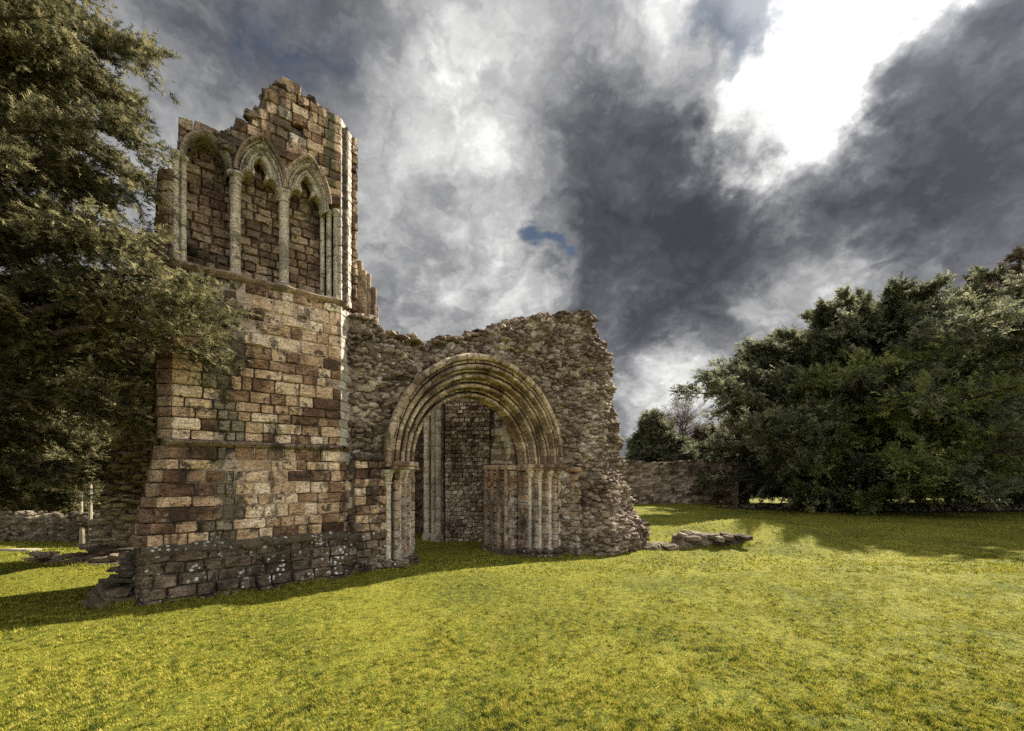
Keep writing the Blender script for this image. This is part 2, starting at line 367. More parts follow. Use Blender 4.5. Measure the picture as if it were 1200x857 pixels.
def emit(recs, name, mat, parent, kind='fine', limit=300, key=None, restname=None):
    if key is None: key = lambda r: -(r['w']*r['h'])/(SA*r['p'][0]+CA*r['p'][1])**2
    recs = sorted(recs, key=key); pl = wloc(parent)
    for r in recs[:limit]:
        o = bpy.data.objects.new(name, bmeshdata(kind, random.randrange(8), mat)); S.collection.objects.link(o)
        o.parent = parent; o.location = Vector(r['p'])-pl
        flip = -1 if random.random() < .5 else 1
        o.rotation_euler = (0, r['t'], r['th']); o.scale = (r['w'], r['d'], r['h'])
    rest = recs[limit:]
    if rest:
        VV, QQ, RR = [], [], []; n = 0
        for r in rest:
            V, Q = BV[kind][random.randrange(8)]; V = V*np.array((r['w'], r['d'], r['h']))
            c, s = math.cos(r['th']), math.sin(r['th'])
            X = np.stack([c*V[:, 0]-s*V[:, 1], s*V[:, 0]+c*V[:, 1], V[:, 2]], 1)+np.array(r['p'])
            VV.append(X); QQ.append(Q+n); RR.append(np.full(len(X), random.random())); n += len(X)
        mk(restname or 'smaller_'+name+'s', np.concatenate(VV), np.concatenate(QQ), mat, parent, rnd=np.concatenate(RR), tag=STUFF)

def slab(name, u0, u1, z0, z1, cell, inside, vf, vb, mat, parent, nl=6, su=.16, sz=.09, amp=.05, big=.06, seed=1, frame=None, wob=.05, tag=STUFF):
    """Ruined masonry mass: a closed body with a face of real stones, cut to any outline. frame maps (a,b,z)->world."""
    nu = int((u1-u0)/cell); nz = int((z1-z0)/cell)
    U, Z = np.meshgrid(np.linspace(u0, u1, nu+1), np.linspace(z0, z1, nz+1), indexing='ij')
    Uc = (U[:-1, :-1]+U[1:, 1:])/2; Zc = (Z[:-1, :-1]+Z[1:, 1:])/2
    jag = .6
    Mk = inside(Uc+.05*vnoise(v3(Uc*7, Zc*7, 0*Uc), seed+5), Zc+.07*vnoise(v3(Uc*5, Zc*5, 0*Uc), seed+6))
    gap, rid = cells(U+.03*vnoise(v3(U*9, Z*9, 0*U), seed+3), Z+.02*vnoise(v3(U*9, Z*9, 0*U), seed+4), su, sz, seed)
    bul = np.clip(gap/.24, 0, 1); bul = bul*bul*(3-2*bul)
    F0 = vf(U, Z); B0 = vb(U, Z)
    layers = []
    for k in range(nl+1):
        t = k/nl; v = F0*(1-t)+B0*t
        p = v3(U, v, Z)
        d = fbm(p*1.7, 4, seed+11)*big
        if k == 0: v = v-(bul*amp*(.35+.9*rid))+d
        elif k == nl: v = v+(bul*amp*(.35+.9*rid))+d
        du = fbm(p*4.2, 3, seed+21)*wob+vnoise(p*14, seed+22)*wob*.35; dz = fbm(p*4.2, 3, seed+31)*wob+vnoise(p*14, seed+32)*wob*.35
        layers.append(v3(U+du, v, Z+dz))
    A = np.stack(layers, 0).reshape(-1, 3); npt = (nu+1)*(nz+1)
    idx = np.arange(npt).reshape(nu+1, nz+1)
    a, b, c, d = idx[:-1, :-1], idx[1:, :-1], idx[1:, 1:], idx[:-1, 1:]
    q = np.stack([a, b, c, d], -1)[Mk]
    faces = [q, q[:, ::-1]+nl*npt]
    Pm = np.pad(Mk, 1)
    def side(sel, e0, e1):
        e0, e1 = e0[sel], e1[sel]
        for k in range(nl): faces.append(np.stack([e1+k*npt, e0+k*npt, e0+(k+1)*npt, e1+(k+1)*npt], -1))
    side(Mk & ~Pm[:-2, 1:-1], d, a); side(Mk & ~Pm[2:, 1:-1], b, c); side(Mk & ~Pm[1:-1, :-2], a, b); side(Mk & ~Pm[1:-1, 2:], c, d)
    Q = np.concatenate(faces); used, inv = np.unique(Q, return_inverse=True); Q = inv.reshape(Q.shape); A = A[used]
    R = np.tile(rid.ravel(), nl+1)[used]
    if frame is not None: A = frame(A)
    return mk(name, A, Q, mat, parent, rnd=R, tag=tag)

def camframe(x0, z0, ang=0.0):
    """Local (a, depth, z) with a along camera-right turned by ang, placed at camera-frame (x0,z0)."""
    o = W(x0, z0); r = W(math.cos(ang), math.sin(ang)); f = W(-math.sin(ang), math.cos(ang))
    return lambda A: np.stack([o[0]+A[:, 0]*r[0]+A[:, 1]*f[0], o[1]+A[:, 0]*r[1]+A[:, 1]*f[1], A[:, 2]], 1)

def lathe(prof, n=14, cx=0, cy=0, wob=0, seed=0):
    """Revolve [(r,z)...] about the vertical at (cx,cy)."""
    P_ = np.array(prof, float); a = np.arange(n)/n*2*math.pi
    R = P_[:, 0][:, None]*np.ones(n); Zz = P_[:, 1][:, None]*np.ones(n)
    X = cx+R*np.cos(a); Y = cy+R*np.sin(a)
    V = np.stack([X, Y, Zz], -1).reshape(-1, 3)
    if wob: V[:, :2] += wob*np.stack([vnoise(V*9, seed), vnoise(V*9, seed+1)], 1)
    m_ = len(P_); Q = []
    for j in range(m_-1):
        for i in range(n):
            k = (i+1) % n; Q.append((j*n+i, j*n+k, (j+1)*n+k, (j+1)*n+i))
    return V, np.array(Q)
def box(x0, x1, y0, y1, z0, z1):
    V = np.array([(x, y, z) for z in (z0, z1) for y in (y0, y1) for x in (x0, x1)], float)
    return V, np.array([(0, 2, 3, 1), (4, 5, 7, 6), (0, 1, 5, 4), (2, 6, 7, 3), (0, 4, 6, 2), (1, 3, 7, 5)])
def join(parts):
    V, Q, n = [], [], 0
    for v, q in parts: V.append(v); Q.append(q+n); n += len(v)
    return np.concatenate(V), np.concatenate(Q)
def drumprof(r, z0, z1, h):
    """Shaft of separate drums: a small sunk joint every h."""
    p = []; z = z0; n = max(1, round((z1-z0)/h)); d = (z1-z0)/n
    for k in range(n):
        a = z0+k*d; b = a+d; p += [(r*.93, a), (r, a+.012), (r, (a+b)/2), (r, b-.012), (r*.93, b)]
    return p
def stripmould(name, us, prof, v, mat, parent, worn=.008, seed=0, gapat=None, frame=None):
    """Horizontal moulding: prof [(proud,z)...] swept along the stations us on plane v."""
    us = np.asarray(us); n = len(prof); V = []
    for i, u in enumerate(us):
        for (p, z) in prof: V.append((u, v-p, z))
    V = np.array(V, float); w = worn
    V[:, 1] += w*vnoise(V*8, seed)*1.5; V[:, 2] += w*vnoise(V*8+5, seed+1)
    Q = [(i*n+j, (i+1)*n+j, (i+1)*n+j+1, i*n+j+1) for i in range(len(us)-1) for j in range(n-1)]
    if frame is not None: V = frame(V)
    return mk(name, V, np.array(Q), mat, parent)

# rocks
def rock_variant(seed):
    bm = bmesh.new(); bmesh.ops.create_icosphere(bm, subdivisions=1, radius=.5)
    V = np.array([v.co[:] for v in bm.verts]); Fc = np.array([[v.index for v in f.verts] for f in bm.faces]); bm.free()
    V = np.sign(V)*np.abs(V)**.6; V = V/np.abs(V).max()*.5
    V *= 1+.28*vnoise(V*2.2+seed*3.1, seed)[:, None]; return V, Fc
RV = [rock_variant(s) for s in range(8)]; RM = {}
def rocks(recs, name, mat, parent, limit=300, restname=None):
    """recs: (pos, (sx,sy,sz), euler z, euler x)"""
    pl = wloc(parent) if parent else Vector((0, 0, 0))
    recs = sorted(recs, key=lambda r: -(r[1][0]*r[1][2])/(SA*r[0][0]+CA*r[0][1])**2)
    for (p, s, ez, ex) in recs[:limit]:
        i = random.randrange(8); k = (i, mat.name)
        if k not in RM:
            V, Q = RV[i]; me = bpy.data.meshes.new('rock'); me.from_pydata(V.tolist(), [], Q.tolist()); me.materials.append(mat); RM[k] = me
        o = bpy.data.objects.new(name, RM[k]); S.collection.objects.link(o); o.parent = parent
        o.location = Vector(p)-pl; o.rotation_euler = (ex, random.uniform(-.2, .2), ez); o.scale = s
    VV, QQ, RR = [], [], []; n = 0
    for (p, s, ez, ex) in recs[limit:]:
        V, Q = RV[random.randrange(8)]; V = V*np.array(s)
        R = np.array((Matrix.Rotation(ez, 3, 'Z') @ Matrix.Rotation(ex, 3, 'X')))
        VV.append(V@R.T+np.array(p)); QQ.append(Q+n); RR.append(np.full(len(V), random.random())); n += len(V)
    if VV: mk(restname or 'small_stones', np.concatenate(VV), np.concatenate(QQ), mat, parent, rnd=np.concatenate(RR), tag=STUFF)

# ------------------------------------------------------------------ ground
def ss(a, b, x): t = np.clip((x-a)/(b-a), 0, 1); return t*t*(3-2*t)
def ground(x, z):
    """Lawn height from camera-frame coordinates."""
    x = np.asarray(x, float); z = np.asarray(z, float)
    g = -.29*ss(9.0, 12.6, z)*ss(-6.0, -2.5, x)
    g = g+.66*np.exp(-((x-8.0)/2.8)**2-((z-15.6)/1.7)**2)+.16*np.exp(-((x-13)/4.0)**2-((z-17)/2.0)**2)
    g = g+.10*np.exp(-((x+9.5)/2.5)**2-((z-9.2)/.8)**2)-.10*np.exp(-((x+11)/3)**2-((z-10.4)/.35)**2)
    g = g+.030*vnoise(v3(x*.45, z*.45, 0*x), 3)*ss(2, 5, z)+.012*vnoise(v3(x*1.7, z*1.7, 0*x), 4)
    g = g+2.0*ss(60, 300, np.hypot(x, z))
    return g
t = np.linspace(-1, 1, 260); gx = np.sinh(t*4.2)/math.sinh(4.2)*420
t = np.linspace(0, 1, 330); gz = -30+t*0; gz = np.concatenate([np.linspace(-40, 1, 20)[:-1], 1+np.expm1(t*5.6)/math.expm1(5.6)*420])
GX, GZ = np.meshgrid(gx, gz, indexing='ij'); GH = ground(GX, GZ)
A = np.stack([CA*GX+SA*GZ, -SA*GX+CA*GZ, GH], -1).reshape(-1, 3)
idx = np.arange(A.shape[0]).reshape(GX.shape)
Q = np.stack([idx[:-1, :-1], idx[1:, :-1], idx[1:, 1:], idx[:-1, 1:]], -1).reshape(-1, 4)
mk('ground', A, Q, M_lawn, smooth=True, tag=dict(kind='structure', label='mossy yellow green mown lawn'))

# ------------------------------------------------------------------ tower
TW = thing('ruined_tower', 'tall ruined sandstone tower with pointed blind arcade and broken top beside the round arch', 'tower', (1.6, 9.7, 0))
prof_px = [(196, 300), (197, 225), (201, 200), (206, 180), (214, 166), (224, 156), (235, 150), (245, 152), (260, 156), (268, 152), (275, 140), (290, 137), (300, 133), (303, 122), (313, 112), (318, 108), (326, 103), (334, 101), (345, 103), (360, 112), (375, 120), (388, 130), (400, 140)]
tu = np.array([UU(a) for a, b in prof_px]); tz = np.array([ZZ(a, b) for a, b in prof_px])
def TOP(u): return float(np.interp(u, tu, tz))
UL = lambda z: .31 if z > 2.5 else .30-(2.5-z)/1.6*.30
UR = 2.95; CR = .335; CL = .17
courses = []
def addc(z0, z1, n):
    hs = np.array([random.uniform(.76, 1.24) for _ in range(n)]); hs = hs/hs.sum()*(z1-z0); z = z0
    for h in hs: courses.append((z, h)); z += h
addc(.86, 2.46, 8); addc(2.56, 5.30, 14); addc(5.40, 9.2, 21)
low = lay(.8, 5.35, .19, .31, lambda z: [(UL(z)+.0, UR)], (0, V0), 0, courses=courses, proud=.012)
# arcade geometry
BAYS = [(.79, .29), (1.575, .285), (2.345, .285)]     # centre, half width
SPR = 7.18
def pointed(hw, rise, du, z):            # inside a pointed arch of half width hw springing at SPR
    c = (rise*rise-hw*hw)/(2*hw); R = hw+c
    return np.where(z < SPR, np.abs(du) < hw, (np.hypot(np.abs(du)+c, z-SPR) < R))
def arch_half(hw, rise, z):
    if z < SPR: return hw
    c = (rise*rise-hw*hw)/(2*hw); R = hw+c; d = R*R-(z-SPR)**2
    return max(0, math.sqrt(d)-c) if d > 0 else 0
def up_spans(z):
    iv = [(.44, 2.92)] if z < SPR+.2 else [(UL(z), UR)]
    if z < SPR: return [(UR-.03, UR)] if False else []
    hs = []
    for (c, hw), rise in zip(BAYS, (.44, .70, .72)):
        w = arch_half(hw+.09, rise+.08, z)
        if w > 0: hs.append((c-w, c+w))
    out = []; a = UL(z)
    for (p, q) in hs:
        if p > a: out.append((a, p))
        a = max(a, q)
    if a < UR: out.append((a, UR))
    return out
hole = (2.19, 8.43)
upr = lay(SPR, 9.3, .19, .27, up_spans, (0, V0), 0, courses=courses, cut=TOP, proud=.02, skip=lambda u, z: abs(u-hole[0]) < .13 and abs(z-hole[1]) < .1, tilt=.008)
upr_l = [r for r in upr if r['p'][0] < 1.25]; upr = [r for r in upr if r['p'][0] >= 1.25]
def scar(u, z): return abs(u-1.05+.05*math.sin(z*2.1)) < .19+.07*math.sin(z*5+1)
sc_ = [r for r in low if scar(r['p'][0], r['p'][2]) or (r['p'][2] > 5.1 and r['p'][0] < 1.4)]; low = [r for r in low if r not in sc_]
bit = []
for r in sc_:
    k = 2 if r['w'] > .2 else 1
    for q in range(k):
        c_ = dict(r); c_['w'] = r['w']/k-.006; c_['p'] = (r['p'][0]+(q-(k-1)/2)*r['w']/k, r['p'][1]+random.uniform(-.03, .085), r['p'][2]); c_['t'] = random.gauss(0, .03); bit.append(c_)
for r in low:
    if random.random() < .10: r['p'] = (r['p'][0], r['p'][1]+random.uniform(.02, .05), r['p'][2])
wn = [r for r in low+upr if random.random() < .22]; low = [r for r in low+upr if r not in wn]; upr = []
emit(bit, 'scar_stone', M_scar, TW, 'worn', 200)
emit(wn, 'weathered_block', M_ash, TW, 'worn', 200)
emit(low+upr, 'ashlar_block', M_ash, TW, 'fine', 300, restname='upper_ashlar')
emit(upr_l, 'broken_block', M_plinth, TW, 'worn', 120)
# right chamfer (sunlit) and left chamfer
ch = lay(.86, 9.1, .19, .17, lambda z: [(0, CR*1.414)], (UR, V0), math.pi/4, courses=courses, proud=.001, jit=.001, tilt=.0005, gap=.007, cut=lambda s: 9.0)
for r in ch:
    if r['p'][2] < 2.5: r['w'] *= .97
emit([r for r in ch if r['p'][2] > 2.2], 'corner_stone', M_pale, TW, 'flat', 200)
emit([r for r in ch if r['p'][2] <= 2.2], 'worn_corner_stone', M_ash, TW, 'worn', 200)
lc = []
for (zc, h) in courses:
    if zc > 6.7: continue
    lc += lay(zc, zc+h, .19, .2, lambda z: [(0, CL*1.414)], (UL(zc+h/2)-CL, V0+CL), -math.pi/4, courses=[(zc, h)])
    lc += lay(zc, zc+h, .19, .3, lambda z: [(0, 1.9)], (UL(zc+h/2)-CL, V0+CL+1.9), -math.pi/2, courses=[(zc, h)])
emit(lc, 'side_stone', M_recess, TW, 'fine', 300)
# right return strip behind the chamfer
rs = lay(.86, 9.15, .19, .14, lambda z: [(0, .13)], (UR+CR, V0+CR+.02), 0, courses=courses, proud=.015)
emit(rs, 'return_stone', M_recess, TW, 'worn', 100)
# recess back wall
RB = 9.25
bk = lay(5.38, 8.0, .15, .24, lambda z: [(.42, 2.75)], (0, RB), 0, proud=.02, skip=lambda u, z: not any(abs(u-c) < hw+.14 for c, hw in BAYS), tilt=.01)
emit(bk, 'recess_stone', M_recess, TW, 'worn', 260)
# cores
def prism(pts, z0, z1, pts2=None):
    n = len(pts); pts2 = pts2 or pts
    V = np.array([(a, b, z0) for a, b in pts]+[(a, b, z1) for a, b in pts2])
    return V, [np.array([(i, (i+1) % n, n+(i+1) % n, n+i) for i in range(n)]), np.array([list(range(n))[::-1], [n+i for i in range(n)]])]
e = .05
def plan(ul): return [(ul+e, V0+e), (UR-e*.4, V0+e), (UR+CR-e, V0+CR+e*.4), (UR+CR+.1, V0+CR+.08), (UR+CR+.1, 11.0), (ul-CL+e, 11.0), (ul-CL+e, V0+CL+e*.4)]
V, Q = prism(plan(.02), -.5, 2.5, plan(.31)); mk('lower_core', V, Q, M_core, TW)
V, Q = prism(plan(.31), 2.501, 5.34); mk('upper_core', V, Q, M_core, TW)
def in_front(U, Z):
    top = np.interp(U, tu, tz)-.03; ok = (Z < top) & (Z > 5.3)
    for (c, hw), rise in zip(BAYS, (.44, .70, .72)): ok &= ~pointed(hw+.05, rise+.05, U-c, Z)
    ok &= ~((np.abs(U-hole[0]) < .13) & (np.abs(Z-hole[1]) < .1))
    ok &= (Z > SPR-.1) | (U > 2.63) | (U < .52)
    return ok
slab('arcade_wall', .30, 3.1, 5.3, 9.2, .045, in_front, lambda U, Z: V0+.055+.30*((U > 2.6) & (U < 2.93) & (Z < SPR+.0))+.25*((U < .52) & (Z < SPR)), lambda U, Z: RB+.03+0*U, M_core, TW, nl=3, amp=.02, big=.015, wob=.012, seed=41)
slab('back_wall', .26, 3.38, 5.3, 9.2, .06, lambda U, Z: (Z < np.interp(U, tu, tz)-.05-.25*(U < 1.2)-.9*ss(.75, .25, U)), lambda U, Z: RB+.05+0*U, lambda U, Z: 10.9-1.1*(U < .5)+0*U, M_core, TW, nl=8, amp=.03, big=.04, wob=.03, seed=42)
# ragged cap stones on the broken top
rc = []
for i in range(190):
    u = random.uniform(.4, 3.2); v = V0+random.uniform(.02, 1.6); zt = TOP(min(u, 2.95))-(.12 if u > 2.9 else 0)
    if u > 2.9 and v < V0+u-2.9+.1: continue
    rc.append(((u, v, zt+random.uniform(-.06, .03)), (random.uniform(.12, .3), random.uniform(.12, .26), random.uniform(.08, .17)), random.uniform(-.3, .3), random.uniform(-.15, .15)))
for i in range(150):
    u = random.uniform(.3, 1.12); z = random.uniform(7.1, 7.75)
    if z > TOP(u)-.02 or pointed(.36, .52, u-.79, np.array(z)): continue
    rc.append(((u, V0+random.uniform(.0, .06), z), (random.uniform(.09, .22), random.uniform(.1, .2), random.uniform(.06, .13)), random.uniform(-.3, .3), random.uniform(-.3, .3)))
rocks(rc, 'broken_stone', M_plinth, TW, 300)
# string courses
us = np.linspace(UL(2.6)-.1, UR+.01, 50)
SP = [(.0, -.045), (.03, -.03), (.075, .005), (.085, .03), (.05, .045), (-.02, .06)]
stripmould('string_course', us, [(p*1.2, 2.50+z*1.15) for p, z in SP], V0, M_plinth, TW, .012, 3)
fr45 = lambda V: np.stack([UR+(V[:, 0]*.7071)-(V[:, 1])*.7071, V0+V[:, 0]*.7071+V[:, 1]*.7071, V[:, 2]], 1)
stripmould('string_course', np.linspace(-.02, CR*1.414, 10), [(p*1.2, 2.50+z*1.15) for p, z in SP], 0, M_plinth, TW, .012, 5, frame=fr45)
stripmould('sill_course', us, [(p*1.1, 5.34+z*1.3) for p, z in SP], V0, M_arch, TW, .014, 4)
V, Q = box(.32, UR-.01, V0+.01, RB+.02, 5.30, 5.395); mk('sill_ledge', V, Q, M_plinth, TW)
# plinth
pu = lambda z: -.06+.02*z
pl = lay(-.35, .80, .19, .30, lambda z: [(pu(z), UR+.1)], (0, V0-.10), 0, off=lambda z: -.05*z, proud=.03, jit=.015, tilt=.02)
pl += lay(-.35, .80, .19, .20, lambda z: [(0, .42)], (UR+.1, V0-.10), math.pi/4, proud=.03, jit=.015, tilt=.02)
pl += lay(-.35, .80, .19, .26, lambda z: [(0, 1.9)], (-.07, V0+1.8), -math.pi/2, proud=.03, tilt=.02)
emit(pl, 'plinth_stone', M_plinth, TW, 'worn', 300)
V, Q = prism([(0, V0-.04), (UR+.08, V0-.04), (UR+.42, V0+.32), (UR+.42, 11), (0, 11)], -.5, .83); mk('plinth_core', V, Q, M_core, TW)
stripmould('plinth_top', np.linspace(-.05, UR+.1, 50), [(.10, .74), (.125, .78), (.11, .82), (.0, .90), (-.06, .91)], V0, M_plinth, TW, .03, 8)
# arcade columns, capitals, shafts
def part(name, VQ, mat, parent, smooth=False, **k):
    o = mk(name, VQ[0], VQ[1], mat, parent, smooth=smooth)
    for a, b in k.items(): o[a] = b
    return o
def soft(o):
    me = o.data; me.polygons.foreach_set('use_smooth', np.ones(len(me.polygons), bool))
    try: me.set_sharp_from_angle(angle=math.radians(38))
    except Exception: pass
    return o
def column(u, v, r, z0, z1, mat, parent, name='column', capn=True, h=.5, caph=.22, spread=1.5):
    o = soft(part(name, lathe(drumprof(r, z0+.08, z1-(caph if capn else 0), h), 14, u, v, r*.06, int(u*10)), mat, parent))
    b = soft(part('base', lathe([(r*1.5, z0), (r*1.55, z0+.03), (r*1.3, z0+.05), (r*1.35, z0+.07), (r*1.05, z0+.10), (r, z0+.11)], 14, u, v), mat, o))
    if capn:
        c = soft(part('capital', lathe([(r, z1-caph), (r*1.2, z1-caph+.015), (r*1.2, z1-caph+.035), (r*1.02, z1-caph+.045), (r*1.1, z1-.10), (r*spread, z1-.055), (r*(spread+.12), z1-.045), (r*(spread+.14), z1-.01), (r*(spread), z1), (0, z1)], 14, u, v, r*.05, 3), mat, o))
    return o
for u in (1.195, 1.955): column(u, V0+.10, .082, 5.40, SPR, M_dress, TW)
for u, v, r in ((.375, V0+.06, .045), (.47, V0+.15, .05)): column(u, v, r, 5.40, SPR-.02, M_dress, TW, 'arcade_shaft', h=.45, caph=.14)
for u, v, r in ((2.68, V0+.27, .045), (2.77, V0+.16, .05), (2.87, V0+.06, .045)): column(u, v, r, 5.40, SPR-.02, M_dress, TW, 'arcade_shaft', h=.4, caph=.14)
# rear responds behind the columns
for u in (1.195, 1.955): 
    part('respond', box(u-.06, u+.06, V0+.25, RB-.01, 6.75, SPR), M_recess, TW)
def archpts(hw, rise, n, z0=0):
    c = (rise*rise-hw*hw)/(2*hw); R = hw+c; am = math.atan2(rise, c); P_ = [(hw, z0)] if z0 < 0 else []
    for i in range(n+1):
        a = am*i/n; P_.append((R*math.cos(a)-c, R*math.sin(a)))
    return P_
def resample(P_, n):
    P_ = np.array(P_); d = np.r_[0, np.cumsum(np.hypot(*np.diff(P_, axis=0).T))]; t = np.linspace(0, d[-1], n)
    return np.stack([np.interp(t, d, P_[:, 0]), np.interp(t, d, P_[:, 1])], 1)
def full(P_): return np.concatenate([P_, (P_*np.array((-1, 1)))[::-1][1:]])
def bandarch(name, inner, outer, prof, c, vfront, mat, parent, seed=0):
    """Moulded band between two curves; prof [(w, depth)...] w 0..1 inner to outer."""
    n = len(inner); V = []
    for (w, dp) in prof:
        q = inner*(1-w)+outer*w
        V.append(np.stack([c+q[:, 0], np.full(n, vfront+dp), SPR+q[:, 1]], 1))
    V = np.concatenate(V); V += .004*np.stack([vnoise(V*11, seed), vnoise(V*11, seed+1), vnoise(V*11, seed+2)], 1)
    m_ = len(prof)
    Q = [(j*n+i, j*n+i+1, (j+1)*n+i+1, (j+1)*n+i) for j in range(m_-1) for i in range(n-1)]
    return mk(name, V, np.array(Q), mat, parent)
tref = [(.285, -.16), (.283, -.02), (.262, .055), (.215, .105), (.165, .125), (.125, .112), (.098, .075), (.078, .088), (.072, .12), (.088, .165), (.108, .21), (.112, .26), (.098, .31), (.066, .365), (.03, .41), (0, .445)]
for bi in (1, 2):
    c, hw = BAYS[bi]
    inn = full(resample(tref, 34)); n = len(inn)
    mid = full(resample(archpts(.30, .60, 16, -.16), 34)); out = full(resample(archpts(.385, .76, 16, -.10), 34)); out2 = full(resample(archpts(.40, .80, 16, -.0), 34))
    tr = bandarch('trefoil_tracery', inn, mid, [(0, .30), (0, .12), (.05, .085), (.14, .07), (.24, .085), (.30, .12), (.36, .13), (.46, .09), (.6, .08), (.72, .10), (.80, .13), (1, .13)], c, V0, M_dress, TW, bi)
    bandarch('arch_moulding', mid, out, [(0, .16), (.03, .06), (.15, .03), (.3, .02), (.42, .045), (.5, .07), (.6, .045), (.75, .015), (.9, .02), (1, .05), (1, .2)], c, V0, M_dress, TW, bi+5)
    hd = out2*np.array((1, 1)); hi = full(resample(archpts(.365, .735, 16, 0), 34))
    bandarch('hood_mould', hi, full(resample(archpts(.43, .83, 16, 0), 34)), [(0, .06), (0, -.03), (.3, -.06), (.75, -.055), (1, -.01), (1, .10)], c, V0, M_arch, TW, bi+9)
c, hw = BAYS[0]
bandarch('broken_arch_ring', full(resample(archpts(.28, .40, 12, -.1), 30)), full(resample(archpts(.38, .53, 12, -.1), 30)), [(0, .40), (0, .12), (.2, .05), (.5, .0), (.8, .01), (1, .06), (1, .2)], c, V0, M_scar, TW, 30)
# stub shafts on the rear remnant beyond the chamfer
for px, yt, rr in ((422, 307, .07), (427, 318, .07), (432, 322, .06), (438, 338, .075)):
    v = 10.2; u = UU(px, v); soft(part('wall_shaft', lathe(drumprof(rr, 5.2, ZZ(px, yt, v), .4), 10, u, v, .012, px), M_recess, TW))
slab('rear_remnant', UU(414, 10.5), UU(441, 10.5), 4.6, 7.4, .06, lambda U, Z: Z < 6.55-(U-UU(414, 10.5))*.9, lambda U, Z: 10.35+0*U, lambda U, Z: 11+0*U, M_rub, TW, nl=4, seed=77)
# broken masonry at the foot of the left side
fr = []
for i in range(130):
    u = random.uniform(-.6, .0); v = random.uniform(9.05, 10.8); h = .75*(1-abs(u)/.65)**1.5*random.uniform(.2, 1.0)*(1.9 if v > 9.3 else .8)
    fr.append(((u, v, max(.0, h*random.random())), (random.uniform(.18, .42), random.uniform(.2, .4), random.uniform(.07, .16)), random.uniform(-.5, .5), random.uniform(-.2, .2)))
rocks(fr, 'fallen_stone', M_darkrub, TW, 130)

# ------------------------------------------------------------------ portal wall
PW = thing('arched_doorway_wall', 'eroded rubble wall holding the great round arched doorway with four moulded orders', 'ruined wall', (6.55, 9.6, -.25))
AC, AZ = 6.55, 2.28
RE = [1.71, 1.92, 2.13, 2.34, 2.53]; VF = [9.40, 9.21, 9.02, 8.86]
top2 = [(405, 356), (418, 362), (440, 368), (455, 382), (475, 388), (500, 395), (512, 398), (525, 392), (540, 393), (556, 388), (570, 385), (585, 384), (597, 380), (602, 371), (620, 370), (635, 369), (650, 368), (665, 367), (680, 367), (692, 371), (700, 375)]
wu = [UU(a, V0-(.37*(a-640)/60 if a > 640 else 0)) for a, b in top2]+[UU(703, 8.45), UU(706, 8.42), UU(719, 8.35), UU(721, 8.25), UU(726, 8.2), UU(728, 8.15), UU(732, 8.1), UU(741, 8.0), UU(750, 8.0), UU(755, 8.0), UU(758, 8.0)]
wz = [ZZ(a, b) for a, b in top2]+[6.3, 6.15, 6.05, 5.6, 5.5, 5.0, 3.3, 1.65, .85, .2, -.6]
def in_wall(U, Z):
    ok = (Z < np.interp(U, wu, wz)) & (U > 3.1)
    r = np.hypot(U-AC, Z-AZ)
    ok &= ~((Z > AZ) & (r < 2.56)) & ~((Z <= AZ) & (np.abs(U-AC) < 2.56))
    return ok
def wf(U, Z):
    v = 9.12-.16*ss(5.5, 9.5, U)-.20*ss(2.0, 0, Z)*ss(9.4, 10.5, U)-.15*ss(.9, .2, Z)*ss(9.4, 10.5, U)
    v = v-.12*ss(8.9, 9.5, U)*ss(3, 1.5, Z)-(.55-.25*ss(2.5, 6.5, Z))*ss(9.25, 10.2, U)
    hump = .30*fbm(v3(U*1.1+.5*Z, Z*1.5-.3*U, 0*U), 5, 51, .6)
    return v+hump*ss(3.3, 4.5, U)*.9*ss(2.7, 3.1, np.hypot(U-AC, np.maximum(Z-AZ, 0)))+.03-.10*np.exp(-((np.hypot(U-AC, np.maximum(Z-AZ, 0))-2.75)/.15)**2)
def wb(U, Z): return 9.85+1.1*ss(9.0, 9.6, U)+.15*fbm(v3(U, Z, 0*U), 3, 52)
slab('rubble_core', 3.1, 13.7, -.55, 7.3, .034, in_wall, wf, wb, M_rub, PW, nl=8, su=.23, sz=.11, amp=.17, big=.14, seed=60, wob=.075)
rr = []
for i in range(9500):
    u = random.uniform(3.35, 13.3); z = random.uniform(-.3, 7)
    if not in_wall(np.array(u), np.array(z+.05)): continue
    if u > 12.4: continue
    if np.hypot(u-AC, max(z-AZ, 0)) < 2.74: continue
    if u < 3.95 and z < 2.4: continue
    if float(vnoise(np.array([u*1.3, z*1.6, 3.]), 77)) < random.uniform(-.6, .1): continue
    s = random.choice((.5, .6, .7, .8, .9, 1.1, 1.5, 2.1))
    rr.append(((u, float(wf(np.array(u), np.array(z)))-random.uniform(-.02, .09)*1.0, z), (.17*s*random.uniform(.6, 1.4), .16*min(s, 1.2), .08*s*random.uniform(.6, 1.2)), random.uniform(-.5, .5), random.uniform(-.25, .25)))
for i in range(420):      # loose stones along the broken wall head
    u = random.uniform(3.3, 13.0); z = float(np.interp(u, wu, wz)); 
    rr.append(((u, random.uniform(9.0, 9.9 if u < 9.3 else 10.8), z+random.uniform(-.08, .02)), (random.uniform(.1, .28), random.uniform(.1, .24), random.uniform(.07, .15)), random.uniform(-.6, .6), random.uniform(-.3, .3)))
rocks(rr, 'rubble_stone', M_rub, PW, 300)
